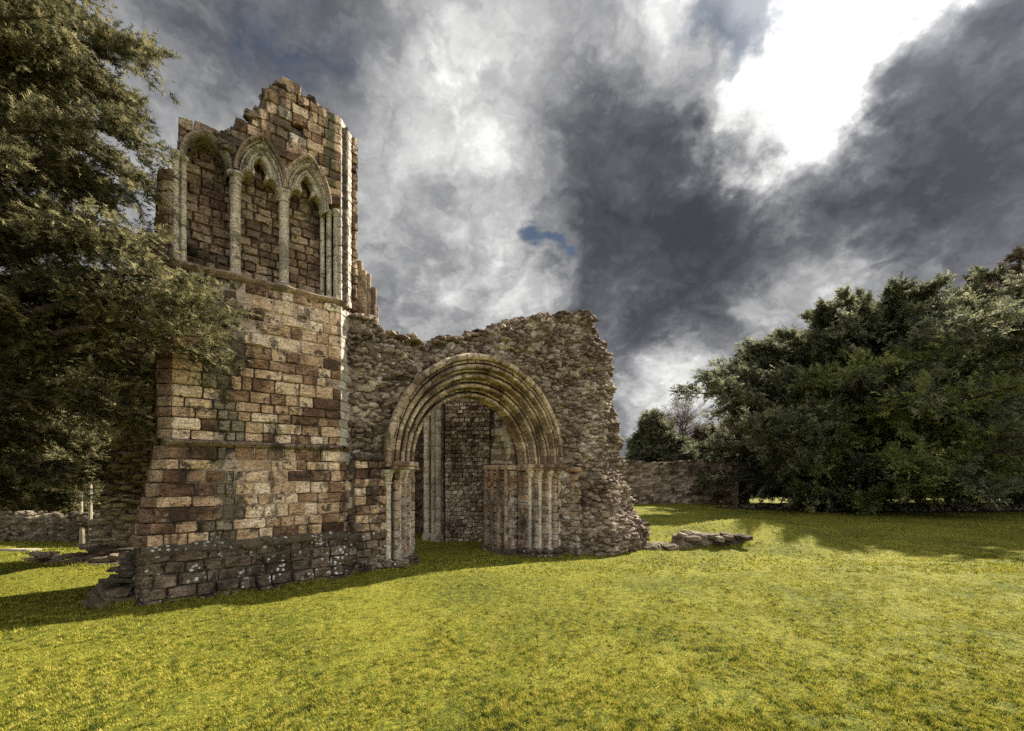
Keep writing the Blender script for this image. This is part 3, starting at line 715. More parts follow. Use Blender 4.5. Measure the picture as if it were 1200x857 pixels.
# ashlar left of the jamb, below the impost
al = lay(-.35, 2.28, .18, .27, lambda z: [(UR+CR-.02, AC-2.53)], (0, 8.93), 0, proud=.02, jit=.01, tilt=.012)
emit([r for r in al if r['p'][2] > .75], 'wall_block', M_ash, PW, 'worn', 200)
emit([r for r in al if r['p'][2] <= .75], 'footing_stone', M_plinth, PW, 'worn', 200)
part('footing_core', box(UR+CR-.05, AC-2.5, 8.99, 9.7, -.5, 2.3), M_core, PW)
stripmould('impost_string', np.linspace(UR+CR-.03, AC-2.5, 20), [(.0, 2.26), (.06, 2.29), (.09, 2.33), (.08, 2.37), (-.15, 2.42)], 8.95, M_plinth, PW, .012, 14)
# voussoirs
def vous(r0, r1, vf, dpt, dang, roll):
    w = r1-r0; P_ = [(r0, vf+dpt), (r0, vf+.14)]
    k = roll
    for a in np.linspace(math.pi*.95, -.35*math.pi+2*math.pi*0, 7)[::1]:
        P_.append((r0+.046+.046*math.cos(a+0), vf+.048-.046*math.sin(a)))
    P_ += [(r0+.084, vf+.09), (r0+.090, vf+.23), (r0+.150, vf+.23), (r0+w-.056, vf+.06)]
    for a in np.linspace(math.pi*.9, 0, 4): P_.append((r0+w-.029+.028*math.cos(a), vf+.03-.028*math.sin(a)))
    P_ += [(r1, vf+.05), (r1, vf+dpt)]
    n = len(P_); V = []
    for t in (-.5, -.42, 0, .42, .5):
        a = t*dang; kk = .985 if abs(t) == .5 else 1
        for (r, v) in P_:
            vv = v+(.008 if abs(t) == .5 else 0); V.append((r*math.sin(a), vv, r*math.cos(a)))
    Q = [(i*n+j, i*n+j+1, (i+1)*n+j+1, (i+1)*n+j) for i in range(4) for j in range(n-1)]
    return V, Q+[tuple(range(n))[::-1], tuple(4*n+j for j in range(n))]
pl_ = Vector(PW.location)
for k in range(4):
    n = [25, 27, 30, 33][k]; ao = bpy.data.objects.new('arch_order', None); S.collection.objects.link(ao); ao.parent = PW; ao.location = Vector((AC, 9.2, AZ))-pl_
    V, Q = vous(RE[k]+.004, RE[k+1]-.004, VF[k], .34, math.pi/n-.006/RE[k], 0)
    mv = []
    for s in range(4):
        A = np.array(V)-np.array((0, 9.2, 0)); A += .007*np.stack([vnoise(A*14+s*5, 3), vnoise(A*14+s*5, 4), vnoise(A*14+s*5, 5)], 1)
        if s == 3: A[:, 1] += np.clip(vnoise(A*8+3, 9), 0, 1)*.05
        me = bpy.data.meshes.new('voussoir'); me.from_pydata(A.tolist(), [], Q); me.materials.append(M_arch); mv.append(me)
    for i in range(n):
        o = bpy.data.objects.new('voussoir', random.choice(mv)); S.collection.objects.link(o); o.parent = ao
        o.rotation_euler = (0, -math.pi/2+(i+.5)*math.pi/n, 0); o.location = (0, random.uniform(-.006, .008), 0)
ho = bpy.data.objects.new('hood_mould', None); S.collection.objects.link(ho); ho.parent = PW; ho.location = Vector((AC, 9.2, AZ))-pl_
V, Q = [], []
hp = [(2.535, 9.15), (2.535, 8.86), (2.55, 8.81), (2.60, 8.785), (2.65, 8.79), (2.685, 8.83), (2.69, 8.9), (2.64, 9.2)]
n = 26; da = math.pi*1.03/n-.004
for t in (-.5, -.45, 0, .45, .5):
    for (r, v) in hp: V.append((r*math.sin(t*da), v-9.2+(.006 if abs(t) == .5 else 0), r*math.cos(t*da)))
m_ = len(hp); Q = [(i*m_+j, i*m_+j+1, (i+1)*m_+j+1, (i+1)*m_+j) for i in range(4) for j in range(m_-1)]+[tuple(range(m_))[::-1], tuple(4*m_+j for j in range(m_))]
mv = []
for s in range(4):
    A = np.array(V); A += .014*np.stack([vnoise(A*9+s*5, 3), vnoise(A*9+s*5, 4), vnoise(A*9+s*5, 5)], 1)
    me = bpy.data.meshes.new('hood_stone'); me.from_pydata(A.tolist(), [], Q); me.materials.append(M_arch); mv.append(me)
for i in range(n):
    o = bpy.data.objects.new('hood_stone', mv[i % 4]); S.collection.objects.link(o); o.parent = ho
    o.rotation_euler = (0, -math.pi*1.03/2+(i+.5)*math.pi*1.03/n, 0)
# soffit ring behind the inner order
n = 60; a = np.linspace(-math.pi/2, math.pi/2, n)
V = np.concatenate([np.stack([AC+r*np.sin(a), np.full(n, v), AZ+r*np.cos(a)], 1) for r, v in ((1.74, 9.68), (1.74, 9.82), (2.62, 9.82), (2.62, 9.1))])
V += .02*np.stack([vnoise(V*6, 1), vnoise(V*6, 2), vnoise(V*6, 3)], 1)
mk('soffit_backing', V, np.array([(j*n+i, (j+1)*n+i, (j+1)*n+i+1, j*n+i+1) for j in range(3) for i in range(n-1)]), M_jamb, PW)
# jambs
for sgn in (-1, 1):
    st = []
    gz0 = -.05 if sgn < 0 else -.32
    for k in range(4):
        z = gz0+.22
        while z < 2.04:
            h = min(random.uniform(.17, .25), 2.06-z)
            if 2.06-z-h < .06: h = 2.06-z
            uc = AC+sgn*(RE[k]+.058)
            st.append(dict(p=(uc, VF[k]+random.uniform(-.003, .008), z+h/2), th=random.gauss(0, .004), w=.112, h=h-.008, d=.34, t=0)); z += h
    emit(st, 'jamb_stone', M_jamb, PW, 'fine', 200, key=lambda r: 0)
    for k in range(4):
        u = AC+sgn*(RE[k+1]-.045) if k < 3 else AC+sgn*(2.53+.05)
        v = VF[k]+.01 if k < 3 else 8.93
        soft(part('shaft', lathe(drumprof(.060, gz0+.2, 1.9, .34), 12, u, v, .004, k), M_shaft, PW))
        cp = soft(part('capital', lathe([(.056, 1.78), (.082, 1.80), (.082, 1.825), (.06, 1.835), (.07, 1.90), (.115, 1.98), (.10, 2.0), (.145, 2.06), (.15, 2.10)], 12, u, v, .012, k+9), M_shaft, PW))
        soft(part('base', lathe([(.12, gz0+.1), (.12, gz0+.16), (.10, gz0+.18), (.105, gz0+.20), (.075, gz0+.23), (.058, gz0+.24)], 12, u, v, .004, k), M_jamb, PW))
        # impost and plinth under each step
        a0, a1 = RE[k]-.03, RE[k+1]+.02
        x0, x1 = sorted((AC+sgn*a0, AC+sgn*a1))
        o = part('impost', join([box(x0, x1, VF[k]-.15+.003*k, VF[k]+.36, 2.10, 2.17), box(x0+.02, x1-.02, VF[k]-.17+.003*k, VF[k]+.36, 2.174, 2.28)]), M_jamb, PW)
        bv = o.modifiers.new('b', 'BEVEL'); bv.width = .018; bv.segments = 2
        o = part('jamb_plinth', join([box(x0-.02, x1+.02, VF[k]-.17+.003*k, VF[k]+.36, gz0-.4, gz0+.08), box(x0, x1, VF[k]-.14+.003*k, VF[k]+.36, gz0+.084, gz0+.2)]), M_plinth, PW)
        bv = o.modifiers.new('b', 'BEVEL'); bv.width = .03; bv.segments = 2
    x0, x1 = sorted((AC+sgn*1.74, AC+sgn*2.6)); part('jamb_core', box(x0, x1, 9.5 , 9.84, -.5, 2.25), M_core, PW)
    for k in range(0, 4):
        x0, x1 = sorted((AC+sgn*(RE[k]+.02+.001*k), AC+sgn*2.58)); part('jamb_core', box(x0, x1, VF[k]+.20, VF[k]+.42-.002*k, -.5, 2.25), M_core, PW)
# broad outer pilaster closing the right jamb
ps = []; z = -.1
while z < 2.04:
    h = min(random.uniform(.18, .26), 2.06-z)
    ps.append(dict(p=(AC+2.84, 8.47+random.uniform(-.01, .02), z+h/2), th=random.gauss(0, .01), w=.17, h=h-.01, d=.5, t=0)); z += h
    if 2.06-z < .05: break
emit(ps, 'pilaster_stone', M_jamb, PW, 'worn', 60, key=lambda r: 0)
o = part('pilaster_plinth', box(AC+2.72, AC+2.97, 8.41, 9.1, -.7, -.1), M_plinth, PW); bv = o.modifiers.new('b', 'BEVEL'); bv.width = .03; bv.segments = 2
o = part('pilaster_impost', box(AC+2.70, AC+2.97, 8.42, 9.1, 2.07, 2.2), M_jamb, PW); bv = o.modifiers.new('b', 'BEVEL'); bv.width = .03; bv.segments = 2
# deep inner pier on the right (responds of the lost rear arch)
ip = []
ip += lay(-.5, 2.1, .2, .3, lambda z: [(0, 1.15)], (8.02, 10.95), -math.pi/2, proud=.015)
ip += lay(-.5, 2.1, .2, .3, lambda z: [(0, .5)], (8.02, 9.80), 0, proud=.015)
emit(ip, 'inner_pier_stone', M_jamb, PW, 'worn', 200)
part('inner_pier_core', box(8.07, 9.0, 9.86, 10.9, -.6, 2.2), M_core, PW)
o = part('inner_impost', box(7.94, 8.9, 9.80, 11.02, 2.12, 2.27), M_jamb, PW); bv = o.modifiers.new('b', 'BEVEL'); bv.width = .04; bv.segments = 2
o = part('inner_plinth', box(7.90, 8.9, 9.74, 11.08, -.7, -.12), M_plinth, PW); bv = o.modifiers.new('b', 'BEVEL'); bv.width = .04; bv.segments = 2
for v in (9.95, 10.3, 10.62, 10.92):
    soft(part('inner_shaft', lathe(drumprof(.075, -.15, 2.12, .35), 12, 8.0, v, .006, int(v*9)), M_jamb, PW))
slab('springer_mass', 8.15, 9.3, 2.2, 4.6, .06, lambda U, Z: (Z < 3.6+(U-8.15)*.9) & (U > 8.12+.5*np.clip(Z-2.6, 0, 2)**1.6), lambda U, Z: 9.9+0*U, lambda U, Z: 10.9+0*U, M_rub, PW, nl=10, seed=66, su=.16)
for i in range(5):
    a = .12+i*.17; R = 1.6; u = 8.15-(1-math.cos(a))*R*.9; z = 2.35+math.sin(a)*R*.75
    o = part('springer_stone', box(u, u+.45, 9.95, 10.3, z-.11, z+.10), M_dress, PW); bv = o.modifiers.new('b', 'BEVEL'); bv.width = .03; bv.segments = 2

# ------------------------------------------------------------------ inner nave wall seen through the arch
NW = thing('nave_wall', 'squared rubble inner wall with tall round shafts seen through the arched doorway', 'ruined wall', tuple(W(-1.6, 15.9, -.3)))
zi = 15.4; xo = (519-600)/F*zi
o3 = W(xo, zi); th = -math.atan2(SA, CA)
nb = lay(-.35, 5.3, .14, .19, lambda z: [(.08, 1.62)], (o3[0], o3[1]), th, depth=.2, proud=.03, tilt=.03, jit=.015, skip=lambda s, z: abs(s-1.22) < .09 and abs(z-3.3) < .1)
emit(nb, 'squared_stone', M_inner, NW, 'worn', 300)
fr3 = camframe(xo, zi)
slab('wall_core', .05, 3.8, -.6, 5.4, .055, lambda U, Z: U > -9, lambda U, Z: .10-.14*(U > 1.7)+.45*((U > 1.64) & (U < 1.80))+0*U, lambda U, Z: .9+0*U, M_rub, NW, nl=4, seed=90, frame=fr3, su=.2, sz=.12, amp=.07)
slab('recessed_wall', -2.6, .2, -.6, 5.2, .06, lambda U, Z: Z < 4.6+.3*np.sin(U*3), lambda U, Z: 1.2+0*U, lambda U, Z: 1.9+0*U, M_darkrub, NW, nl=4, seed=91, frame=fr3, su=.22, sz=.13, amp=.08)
for px, r, dz in ((500, .10, .0), (507.5, .07, -.08), (513.5, .115, -.02)):
    p = W((px-600)/F*(zi+dz), zi+dz)
    o = soft(part('wall_shaft', lathe(drumprof(r, -.1, 5.1, .42), 12, p[0], p[1], .006, px.__int__()), M_shaft, NW))
    soft(part('base', lathe([(r*1.7, -.5), (r*1.7, -.12), (r*1.3, -.04), (r, 0)], 12, p[0], p[1]), M_jamb, o))
p0 = W(-3.0, 15.55); 
slab('shaft_backing', -.72, -.02, -.6, 5.2, .06, lambda U, Z: Z < 9, lambda U, Z: .30+0*U, lambda U, Z: .9+0*U, M_jamb, NW, nl=3, seed=93, frame=fr3, amp=.03)

# ------------------------------------------------------------------ left-hand ruins
LB = thing('ruined_buttress', 'dark leaning rubble buttress with stepped foot left of the tower', 'ruined wall', tuple(W(-9.4, 10.6, 0)))
fr4 = camframe(-9.4, 10.3, .15)
slab('rubble_core', -1.1, 1.3, -.3, 5.6, .04, lambda U, Z: (U > -.25+.14*Z) & (U < 1.2) & (Z < 5.2), lambda U, Z: -.35*ss(1.2, 0, Z)+0*U, lambda U, Z: 1.3+0*U, M_rub, LB, nl=7, seed=101, frame=fr4, su=.3, sz=.12, amp=.10, big=.10, wob=.05)
bs = []
for i in range(240):
    a = random.uniform(-1.3, 1.2); z = abs(random.gauss(0, 1.2)); dpt = -.35*float(ss(1.2, 0, z))-.02
    if a < -.3+.14*z-(.7 if z < .3 else 0) or z > 5: continue
    p = fr4(np.array([[a, dpt-(random.uniform(0, .4) if z < .35 else 0), z]]))[0]
    bs.append((tuple(p), (random.uniform(.2, .5), random.uniform(.15, .3), random.uniform(.06, .14)), th+random.uniform(-.3, .3), random.uniform(-.3, .3)))
rocks(bs, 'buttress_stone', M_rub, LB, 240)
for k, (x, z, hgt, wd_) in enumerate(((-8.8, 9.55, .1, .8), (-8.9, 9.8, .22, .65), (-8.8, 9.95, .36, .5))):
    p = W(x, z); 
    o = part('footing_slab', box(-wd_, wd_, -.2, .25, -.3, hgt), M_darkrub, LB); o.location = Vector(p)-Vector(LB.location); o.rotation_euler = (0, 0, th+.12+.04*k)
    bv = o.modifiers.new('b', 'BEVEL'); bv.width = .05; bv.segments = 2
LWl = thing('low_stone_wall', 'low dark rubble wall under the olive yew boughs at the lawn edge', 'wall', tuple(W(-12.5, 12.7, 0)))
fr5 = camframe(-13.2, 13.0, -.10)
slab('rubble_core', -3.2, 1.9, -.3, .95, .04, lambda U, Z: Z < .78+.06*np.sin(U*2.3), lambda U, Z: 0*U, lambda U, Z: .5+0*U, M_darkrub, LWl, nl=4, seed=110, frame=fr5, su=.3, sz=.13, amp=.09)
ws_ = []
for i in range(300):
    a = random.uniform(-3.2, 1.9); z = random.uniform(0, .85); p = fr5(np.array([[a, -.04 if z < .74 else random.uniform(0, .4), z]]))[0]
    ws_.append((tuple(p), (random.uniform(.15, .4), .18, random.uniform(.08, .16)), th-.1+random.uniform(-.2, .2), random.uniform(-.2, .2)))
rocks(ws_, 'wall_stone', M_darkrub, LWl, 300)
for (px, z, h, r, lab) in ((106, 12.2, 1.72, .045, 'tall pale timber post standing at the end of the low wall'), (97, 12.1, .55, .07, 'short thick timber post at the foot of the tall one'), (95, 13.9, 1.45, .045, 'thinner timber post behind the low wall')):
    p = W((px-600)/F*z, z); t_ = thing('wooden_post', lab, 'post', (p[0], p[1], -.05), 'timber posts by the low wall')
    V, Q = lathe([(r, -.2), (r*1.02, .3), (r*.9, h-.05), (r*.55, h), (0, h)], 8, 0, 0, .006, px); o = soft(part('shaft', (V+np.array((p[0], p[1], 0)), Q), M_wood, t_))
kp = W(-12.9, 11.7); kerb = mk('pale_kerb', *(lambda V, Q: (V@np.array([[CA, -SA, 0], [SA, CA, 0], [0, 0, 1]])+np.array((kp[0], kp[1], .0)), Q))(*box(-.7, .45, -.05, .05, -.1, .035)), M_dress)
kerb['label'] = 'thin pale stone edging lying in the grass before the low wall'; kerb['category'] = 'kerb'

# ------------------------------------------------------------------ right-hand ruins
FB = thing('foundation_stub', 'low mossy block of foundation wall in the grass right of the arch', 'ruin', tuple(W(5.8, 13.6, -.25)))
fr6 = camframe(5.15, 13.55, .06)
slab('rubble_core', 0, 2.0, -.6, .32, .03, lambda U, Z: Z < .12+.03*np.sin(U*3), lambda U, Z: 0*U, lambda U, Z: .6+0*U, M_darkrub, FB, nl=5, seed=120, frame=fr6, su=.4, sz=.16, amp=.06)
fs = []
for i in range(34):
    a = random.uniform(-1.0, 2.0); p = fr6(np.array([[a, random.uniform(-.25, .3), 0]]))[0]; zz = (.10 if a > 0 else -.17)+random.uniform(-.05, .03)
    fs.append(((p[0], p[1], zz-.03), (random.uniform(.25, .5), random.uniform(.2, .4), random.uniform(.14, .22)), th+random.uniform(-.2, .2), random.uniform(-.1, .1)))
rocks(fs, 'footing_stone', M_darkrub, FB, 60)
for (px, py, w_, lab) in ((822, 636, .42, 'small flat pale stone in front of the foundation stub'), (775, 634, .5, 'flat dark stone lying between arch wall and foundation stub')):
    z = 2.27*F/(py-HOR); p = W((px-600)/F*z, z); V, Q = RV[2]
    o = mk('flat_stone', V*np.array((w_*1.6, w_, .16)), Q, M_darkrub); o.location = (p[0], p[1], -.22); o['label'] = lab; o['category'] = 'stone'; o['group'] = 'loose stones by the foundation'
BW = thing('boundary_wall', 'tall rubble boundary wall behind the lawn between arch and yew', 'wall', tuple(W(14, 35.5, -.3)))
fr7 = camframe(6, 34.6, .02)
slab('rubble_core', 0, 12.6, -.8, 3.5, .075, lambda U, Z: Z < 3.0+.12*np.sin(U*.9), lambda U, Z: 0*U, lambda U, Z: .6+0*U, M_rub, BW, nl=3, seed=130, frame=fr7, su=.5, sz=.24, amp=.2)
p = W(17.4, 34.4); o = part('pale_pier', box(-.22, .22, -.2, .3, -.6, 1.9), M_dress, BW); o.location = Vector(p)-Vector(BW.location)
BW2 = thing('far_low_wall', 'far low stone wall in shade behind the right hand yews', 'wall', tuple(W(38, 44, -.2)))
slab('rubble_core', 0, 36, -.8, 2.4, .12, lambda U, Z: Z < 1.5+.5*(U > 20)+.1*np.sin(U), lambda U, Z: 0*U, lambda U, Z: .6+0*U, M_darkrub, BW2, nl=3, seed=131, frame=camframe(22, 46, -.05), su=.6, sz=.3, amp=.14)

# ------------------------------------------------------------------ trees
def tube(P_, R_, n=6):
    P_ = np.asarray(P_, float); T = np.gradient(P_, axis=0); T /= np.linalg.norm(T, axis=1)[:, None]+1e-9
    up = np.array((0, 0, 1.)); A = np.cross(T, up); bad = np.linalg.norm(A, axis=1) < .2; A[bad] = np.cross(T[bad], (1, 0, 0)); A /= np.linalg.norm(A, axis=1)[:, None]; B = np.cross(T, A)
    a = np.arange(n)/n*2*math.pi
    V = (P_[:, None]+np.asarray(R_)[:, None, None]*(A[:, None]*np.cos(a)[None, :, None]+B[:, None]*np.sin(a)[None, :, None])).reshape(-1, 3)
    m_ = len(P_); Q = np.array([(j*n+i, j*n+(i+1) % n, (j+1)*n+(i+1) % n, (j+1)*n+i) for j in range(m_-1) for i in range(n)])
    return V, Q
def sprays(P_, Dr, Ln, nleaf, lw, ll, seed, flop=.5):
    """Fronds of small leaves: at each point P_, along Dr, two ranks of pointed leaves. Returns verts, tris, per-vertex rnd."""
    r = np.random.default_rng(seed); n = len(P_)
    Dr = Dr/(np.linalg.norm(Dr, axis=1)[:, None]+1e-9)
    up = np.tile((0, 0, 1.), (n, 1))+r.normal(0, flop, (n, 3)); Sd = np.cross(Dr, up); Sd /= np.linalg.norm(Sd, axis=1)[:, None]+1e-9; Nn = np.cross(Sd, Dr)
    V = np.empty((n, nleaf, 3, 3)); 
    for k in range(nleaf):
        t = (k+.5)/nleaf; s = 1 if k % 2 else -1
        base = P_+Dr*(Ln*t)[:, None]-Nn*(Ln*t*t*.18)[:, None]
        d = Dr*.6+Sd*s*(.75+.2*r.random((n, 1)))+Nn*r.normal(0, .25, (n, 1))
        lk_ = (Ln*ll*(1-.5*t))[:, None]*(.7+.6*r.random((n, 1)))
        wv = Dr*(Ln*lw)[:, None]+Nn*(Ln*lw*.4)[:, None]*r.normal(0, 1, (n, 1))
        V[:, k, 0] = base-wv*.5; V[:, k, 1] = base+wv*.5; V[:, k, 2] = base+d*lk_
    rr = np.repeat(r.random(n), nleaf*3)
    return V.reshape(-1, 3), np.arange(n*nleaf*3).reshape(-1, 3), rr
def inview(P_, pad=60):
    x = P_[:, 0]*CA-P_[:, 1]*SA; z = P_[:, 0]*SA+P_[:, 1]*CA
    px = CX+F*x/np.maximum(z, .1); py = HOR-F*(P_[:, 2]-EYE)/np.maximum(z, .1)
    return (z > .5) & (px > -pad) & (px < 1200+pad) & (py > -pad) & (py < 900)
def tree(name, label, base, Rz, zlo, zhi, nb, mat, seed, leaf, trunk_r, ntw=14, nsp=10, extra=(), droop=.25, mat2=None, sel2=None, group=None, cat='tree', irr=.22, twl=.16, cull=True, limbs=True, azim=None, tipup=0.0, cutf=None):
    """Yew: trunk, limbs and a crown of fronds. Rz(z): crown radius. leaf = (length, leaves per frond, width, leaf length)."""
    r = np.random.default_rng(seed); T = thing(name, label, cat, tuple(base), group)
    bx, by, bz = base; H = zhi
    zs = np.linspace(-.4, H*.82, 9); tp = np.stack([bx+.25*np.sin(zs*.7+seed), by+.25*np.cos(zs*.5+seed), bz+zs], 1)
    fl = np.where(zs < .5, 1.5, 1.0); V, Q = tube(tp, trunk_r*fl*(1-zs/H*.85).clip(.1), 12); V += (.12*trunk_r)*np.stack([vnoise(V*3, 1), vnoise(V*3, 2), 0*V[:, 0]], 1)
    mk('trunk', V, Q, M_bark, T)
    boughs = []
    for i in range(nb):
        zt = zlo+(zhi-zlo)*(i+.5)/nb+r.normal(0, .02*H); phi = (i*2.39996+r.normal(0, .25)) if azim is None else r.uniform(*azim)
        zt = min(max(zt, zlo), zhi*.995)
        R = float(Rz(zt))*(1+irr*1.2*vnoise(np.array([[math.cos(phi)*1.6, math.sin(phi)*1.6, zt*1.3/ max(H/8, 1)]]), seed)[0])*r.uniform(.62, 1.08)
        boughs.append((zt, phi, R))
    for e_ in extra: boughs.append(e_)
    SP_, SDir = [], []; LV, LQ, n0 = [], [], 0
    for (zt, phi, R) in boughs:
        z0 = max(.3, min(zt-R*r.uniform(.05, .45), H*.8)); tip = np.array((bx+R*math.cos(phi), by+R*math.sin(phi), bz+zt))
        st = np.array((bx, by, bz+z0)); t = np.linspace(0, 1, 9)[:, None]
        c = st*(1-t)+tip*t; c[:, 2] += (np.sin(t[:, 0]*math.pi)*R*.10)-droop*R*.25*t[:, 0]**3+tipup*t[:, 0]**3
        c[:, :2] += .04*R*np.stack([vnoise(np.c_[t*3, t*0+phi, t*0], seed), vnoise(np.c_[t*3, t*0+phi, t*0+9], seed)], 1)
        if limbs:
            V, Q = tube(c, trunk_r*.30*(1-t[:, 0]*.92)*min(1, R/3+.2), 5); LV.append(V); LQ.append(Q+n0); n0 += len(V)
        ax = (tip-st)/np.linalg.norm(tip-st); side = np.cross(ax, (0, 0, 1.)); side /= np.linalg.norm(side)+1e-9
        nt = max(4, int(ntw*(.5+.5*R/float(max(Rz(H*.5), .1)))))
        tt = 1-(1-.22)*r.random(nt)**1.25; tt[0] = 1
        for q in tt:
            p = np.array([np.interp(q, t[:, 0], c[:, k]) for k in range(3)])
            sgn = r.choice((-1, 1)); L_ = R*twl*(1.25-q*.6)*r.uniform(.6, 1.4)+.12
            d = ax*r.uniform(.3, 1.0)+side*sgn*r.uniform(.1, 1.1)*(1 if q < .98 else .2)+np.array((0, 0, r.uniform(-.55, .5)))
            d /= np.linalg.norm(d); s_ = r.random((nsp, 1)); pp = p+d*L_*s_; pp[:, 2] -= droop*L_*(s_[:, 0]**2)
            pp += r.normal(0, L_*.10, pp.shape)
            dd = d+r.normal(0, .45, (nsp, 3)); dd[:, 2] -= droop*.8*r.random(nsp)-tipup*.3
            SP_.append(pp); SDir.append(dd)
    Pp = np.concatenate(SP_); Dd = np.concatenate(SDir)
    if cull:
        k = inview(Pp, 200) | (r.random(len(Pp)) < .3); Pp, Dd = Pp[k], Dd[k]
    k = Pp[:, 2] > bz+.05; Pp, Dd = Pp[k], Dd[k]
    if cutf is not None: k = ~cutf(Pp); Pp, Dd = Pp[k], Dd[k]
    Ln = leaf[0]*r.uniform(.6, 1.35, len(Pp))
    if mat2 is not None:
        s2 = sel2(Pp, r)
        V, Q, R_ = sprays(Pp[s2], Dd[s2], Ln[s2], leaf[1], leaf[2], leaf[3], seed+5); mk('outer_foliage', V, Q, mat2, T, rnd=R_, tag=STUFF)
        Pp, Dd, Ln = Pp[~s2], Dd[~s2], Ln[~s2]
    V, Q, R_ = sprays(Pp, Dd, Ln, leaf[1], leaf[2], leaf[3], seed+4); mk('crown', V, Q, mat, T, rnd=R_, tag=STUFF)
    if limbs: mk('limbs', np.concatenate(LV), np.concatenate(LQ), M_bark, T)
    return T
def ang(dx, dz): p = W(dx, dz); return math.atan2(p[1], p[0])
def prof(zz, rr_): return lambda z: np.interp(z, zz, rr_)
# left foreground yew
b = W(-8.9, 6.3, 0)
Rl = prof([0, 1.0, 1.6, 2.4, 3.5, 4.6, 5.4, 6.2, 7.0, 8.0, 9.5, 11.5, 13], [1.4, 1.7, 2.2, 2.6, 2.9, 3.7, 3.5, 3.2, 3.3, 3.1, 2.8, 1.8, .3])
tree('yew_tree', 'large olive brown yew whose drooping boughs hang over the left edge of the tower', b, Rl, 1.75, 12.6, 230, M_yewL, 11, (.12, 10, .17, .48), .42, ntw=34, nsp=26, droop=.35, irr=.16, twl=.17,
     extra=[(5.1, ang(1, .02), 4.1), (4.7, ang(1, -.05), 4.3), (4.4, ang(1, .0), 4.3), (4.2, ang(1, .1), 4.1), (4.9, ang(1, .12), 4.0), (5.7, ang(1, .0), 3.4)])
# dense shade trees behind on the left
b = W(-26, 20, 0)
tree('dark_yew_tree', 'dark dense yew behind the low wall at far left', b, prof([0, 2, 5, 9, 11], [4.5, 6, 6.5, 4, .5]), .4, 10.5, 110, M_yewR, 21, (.5, 8, .16, .5), .5, ntw=24, nsp=14)
b = W(-17.6, 16.5, 0)
tree('young_yew_tree', 'smaller olive yew between the low wall and the buttress', b, prof([0, 1.5, 3.5, 6, 7.5], [2.6, 3.2, 3.4, 2.2, .3]), .3, 7.2, 80, M_yewL, 22, (.4, 8, .16, .5), .3, ntw=22, nsp=14)
# right yews
def lowgap(xa, xb, h):
    def f(P_):
        x = P_[:, 0]*CA-P_[:, 1]*SA
        return (x > xa) & (x < xb) & (P_[:, 2] < h+2.2*vnoise(P_*.55, 3)+.9*vnoise(P_*1.7, 4))
    return f
b = W(23.2, 30, -.3)
R1 = prof([0, 1, 3, 5, 7, 9, 10.5, 11.8, 12.8, 13.6], [6.2, 7.4, 8.4, 8.7, 8.7, 8.2, 7.2, 5.6, 3.6, 1.6])
def sel(P_, r): 
    x = P_[:, 0]*CA-P_[:, 1]*SA; z = P_[:, 0]*SA+P_[:, 1]*CA
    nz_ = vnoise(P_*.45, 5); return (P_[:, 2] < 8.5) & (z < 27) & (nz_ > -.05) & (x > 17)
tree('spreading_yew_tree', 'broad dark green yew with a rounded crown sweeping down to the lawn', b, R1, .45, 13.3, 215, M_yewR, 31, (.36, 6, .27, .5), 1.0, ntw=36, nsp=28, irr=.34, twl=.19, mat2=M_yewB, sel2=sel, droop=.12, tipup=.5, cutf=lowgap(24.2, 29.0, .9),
     extra=[(8.6, ang(-1, -.05), 10.4), (8.0, ang(-1, -.1), 9.6)])
b = W(38.5, 33, -.3)
tree('tall_yew_tree', 'taller reddish topped yew cut off by the right edge of the picture', b, prof([0, 3, 7, 11, 13.5, 16, 18], [6.5, 8.0, 8.8, 9.0, 8.2, 6.0, 2.5]), .5, 17.4, 190, M_yewR, 32, (.38, 6, .27, .5), .8, ntw=34, nsp=26, irr=.34, twl=.19, mat2=M_brown, sel2=lambda P_, r: (vnoise(P_*.5, 8) > .0) & (P_[:, 2] > 11), droop=.12, tipup=.5, cutf=lowgap(30, 50, .3))
# trees beyond the boundary wall
b = W(12.9, 40, -.2)
tree('pine_tree', 'dark bushy pine over the wall beside the arch ruin', b, prof([0, 3, 5.5, 8], [2.0, 2.4, 1.9, .4]), 1.5, 7.6, 60, M_yewR, 41, (.6, 8, .15, .5), .25, ntw=20, nsp=12, group='trees beyond the boundary wall')
b = W(15.6, 41, -.2)
tree('clipped_yew_hedge', 'clipped dark yew standing above the boundary wall', b, prof([0, 3, 4.6, 5.1], [3.2, 3.4, 3.2, .4]), 1.5, 5.0, 80, M_yewR, 42, (.6, 8, .15, .5), .25, ntw=22, nsp=12, group='trees beyond the boundary wall')
b = W(19.2, 42, -.2)
tree('bushy_yew_tree', 'brownish bush rising behind the end of the boundary wall', b, prof([0, 3, 5, 7], [3.0, 3.2, 2.4, .4]), 1.5, 6.4, 70, M_brown, 43, (.6, 8, .15, .5), .25, ntw=20, nsp=12, group='trees beyond the boundary wall')
b = W(17.6, 46, -.2)
tree('bare_tree', 'leafless brown twiggy tree above the boundary wall', b, prof([0, 4, 7, 9.4], [1.5, 2.6, 2.4, .5]), 4.5, 9.2, 80, M_brown, 44, (.6, 3, .05, .6), .22, ntw=12, nsp=7, tipup=.8, droop=0, group='trees beyond the boundary wall')
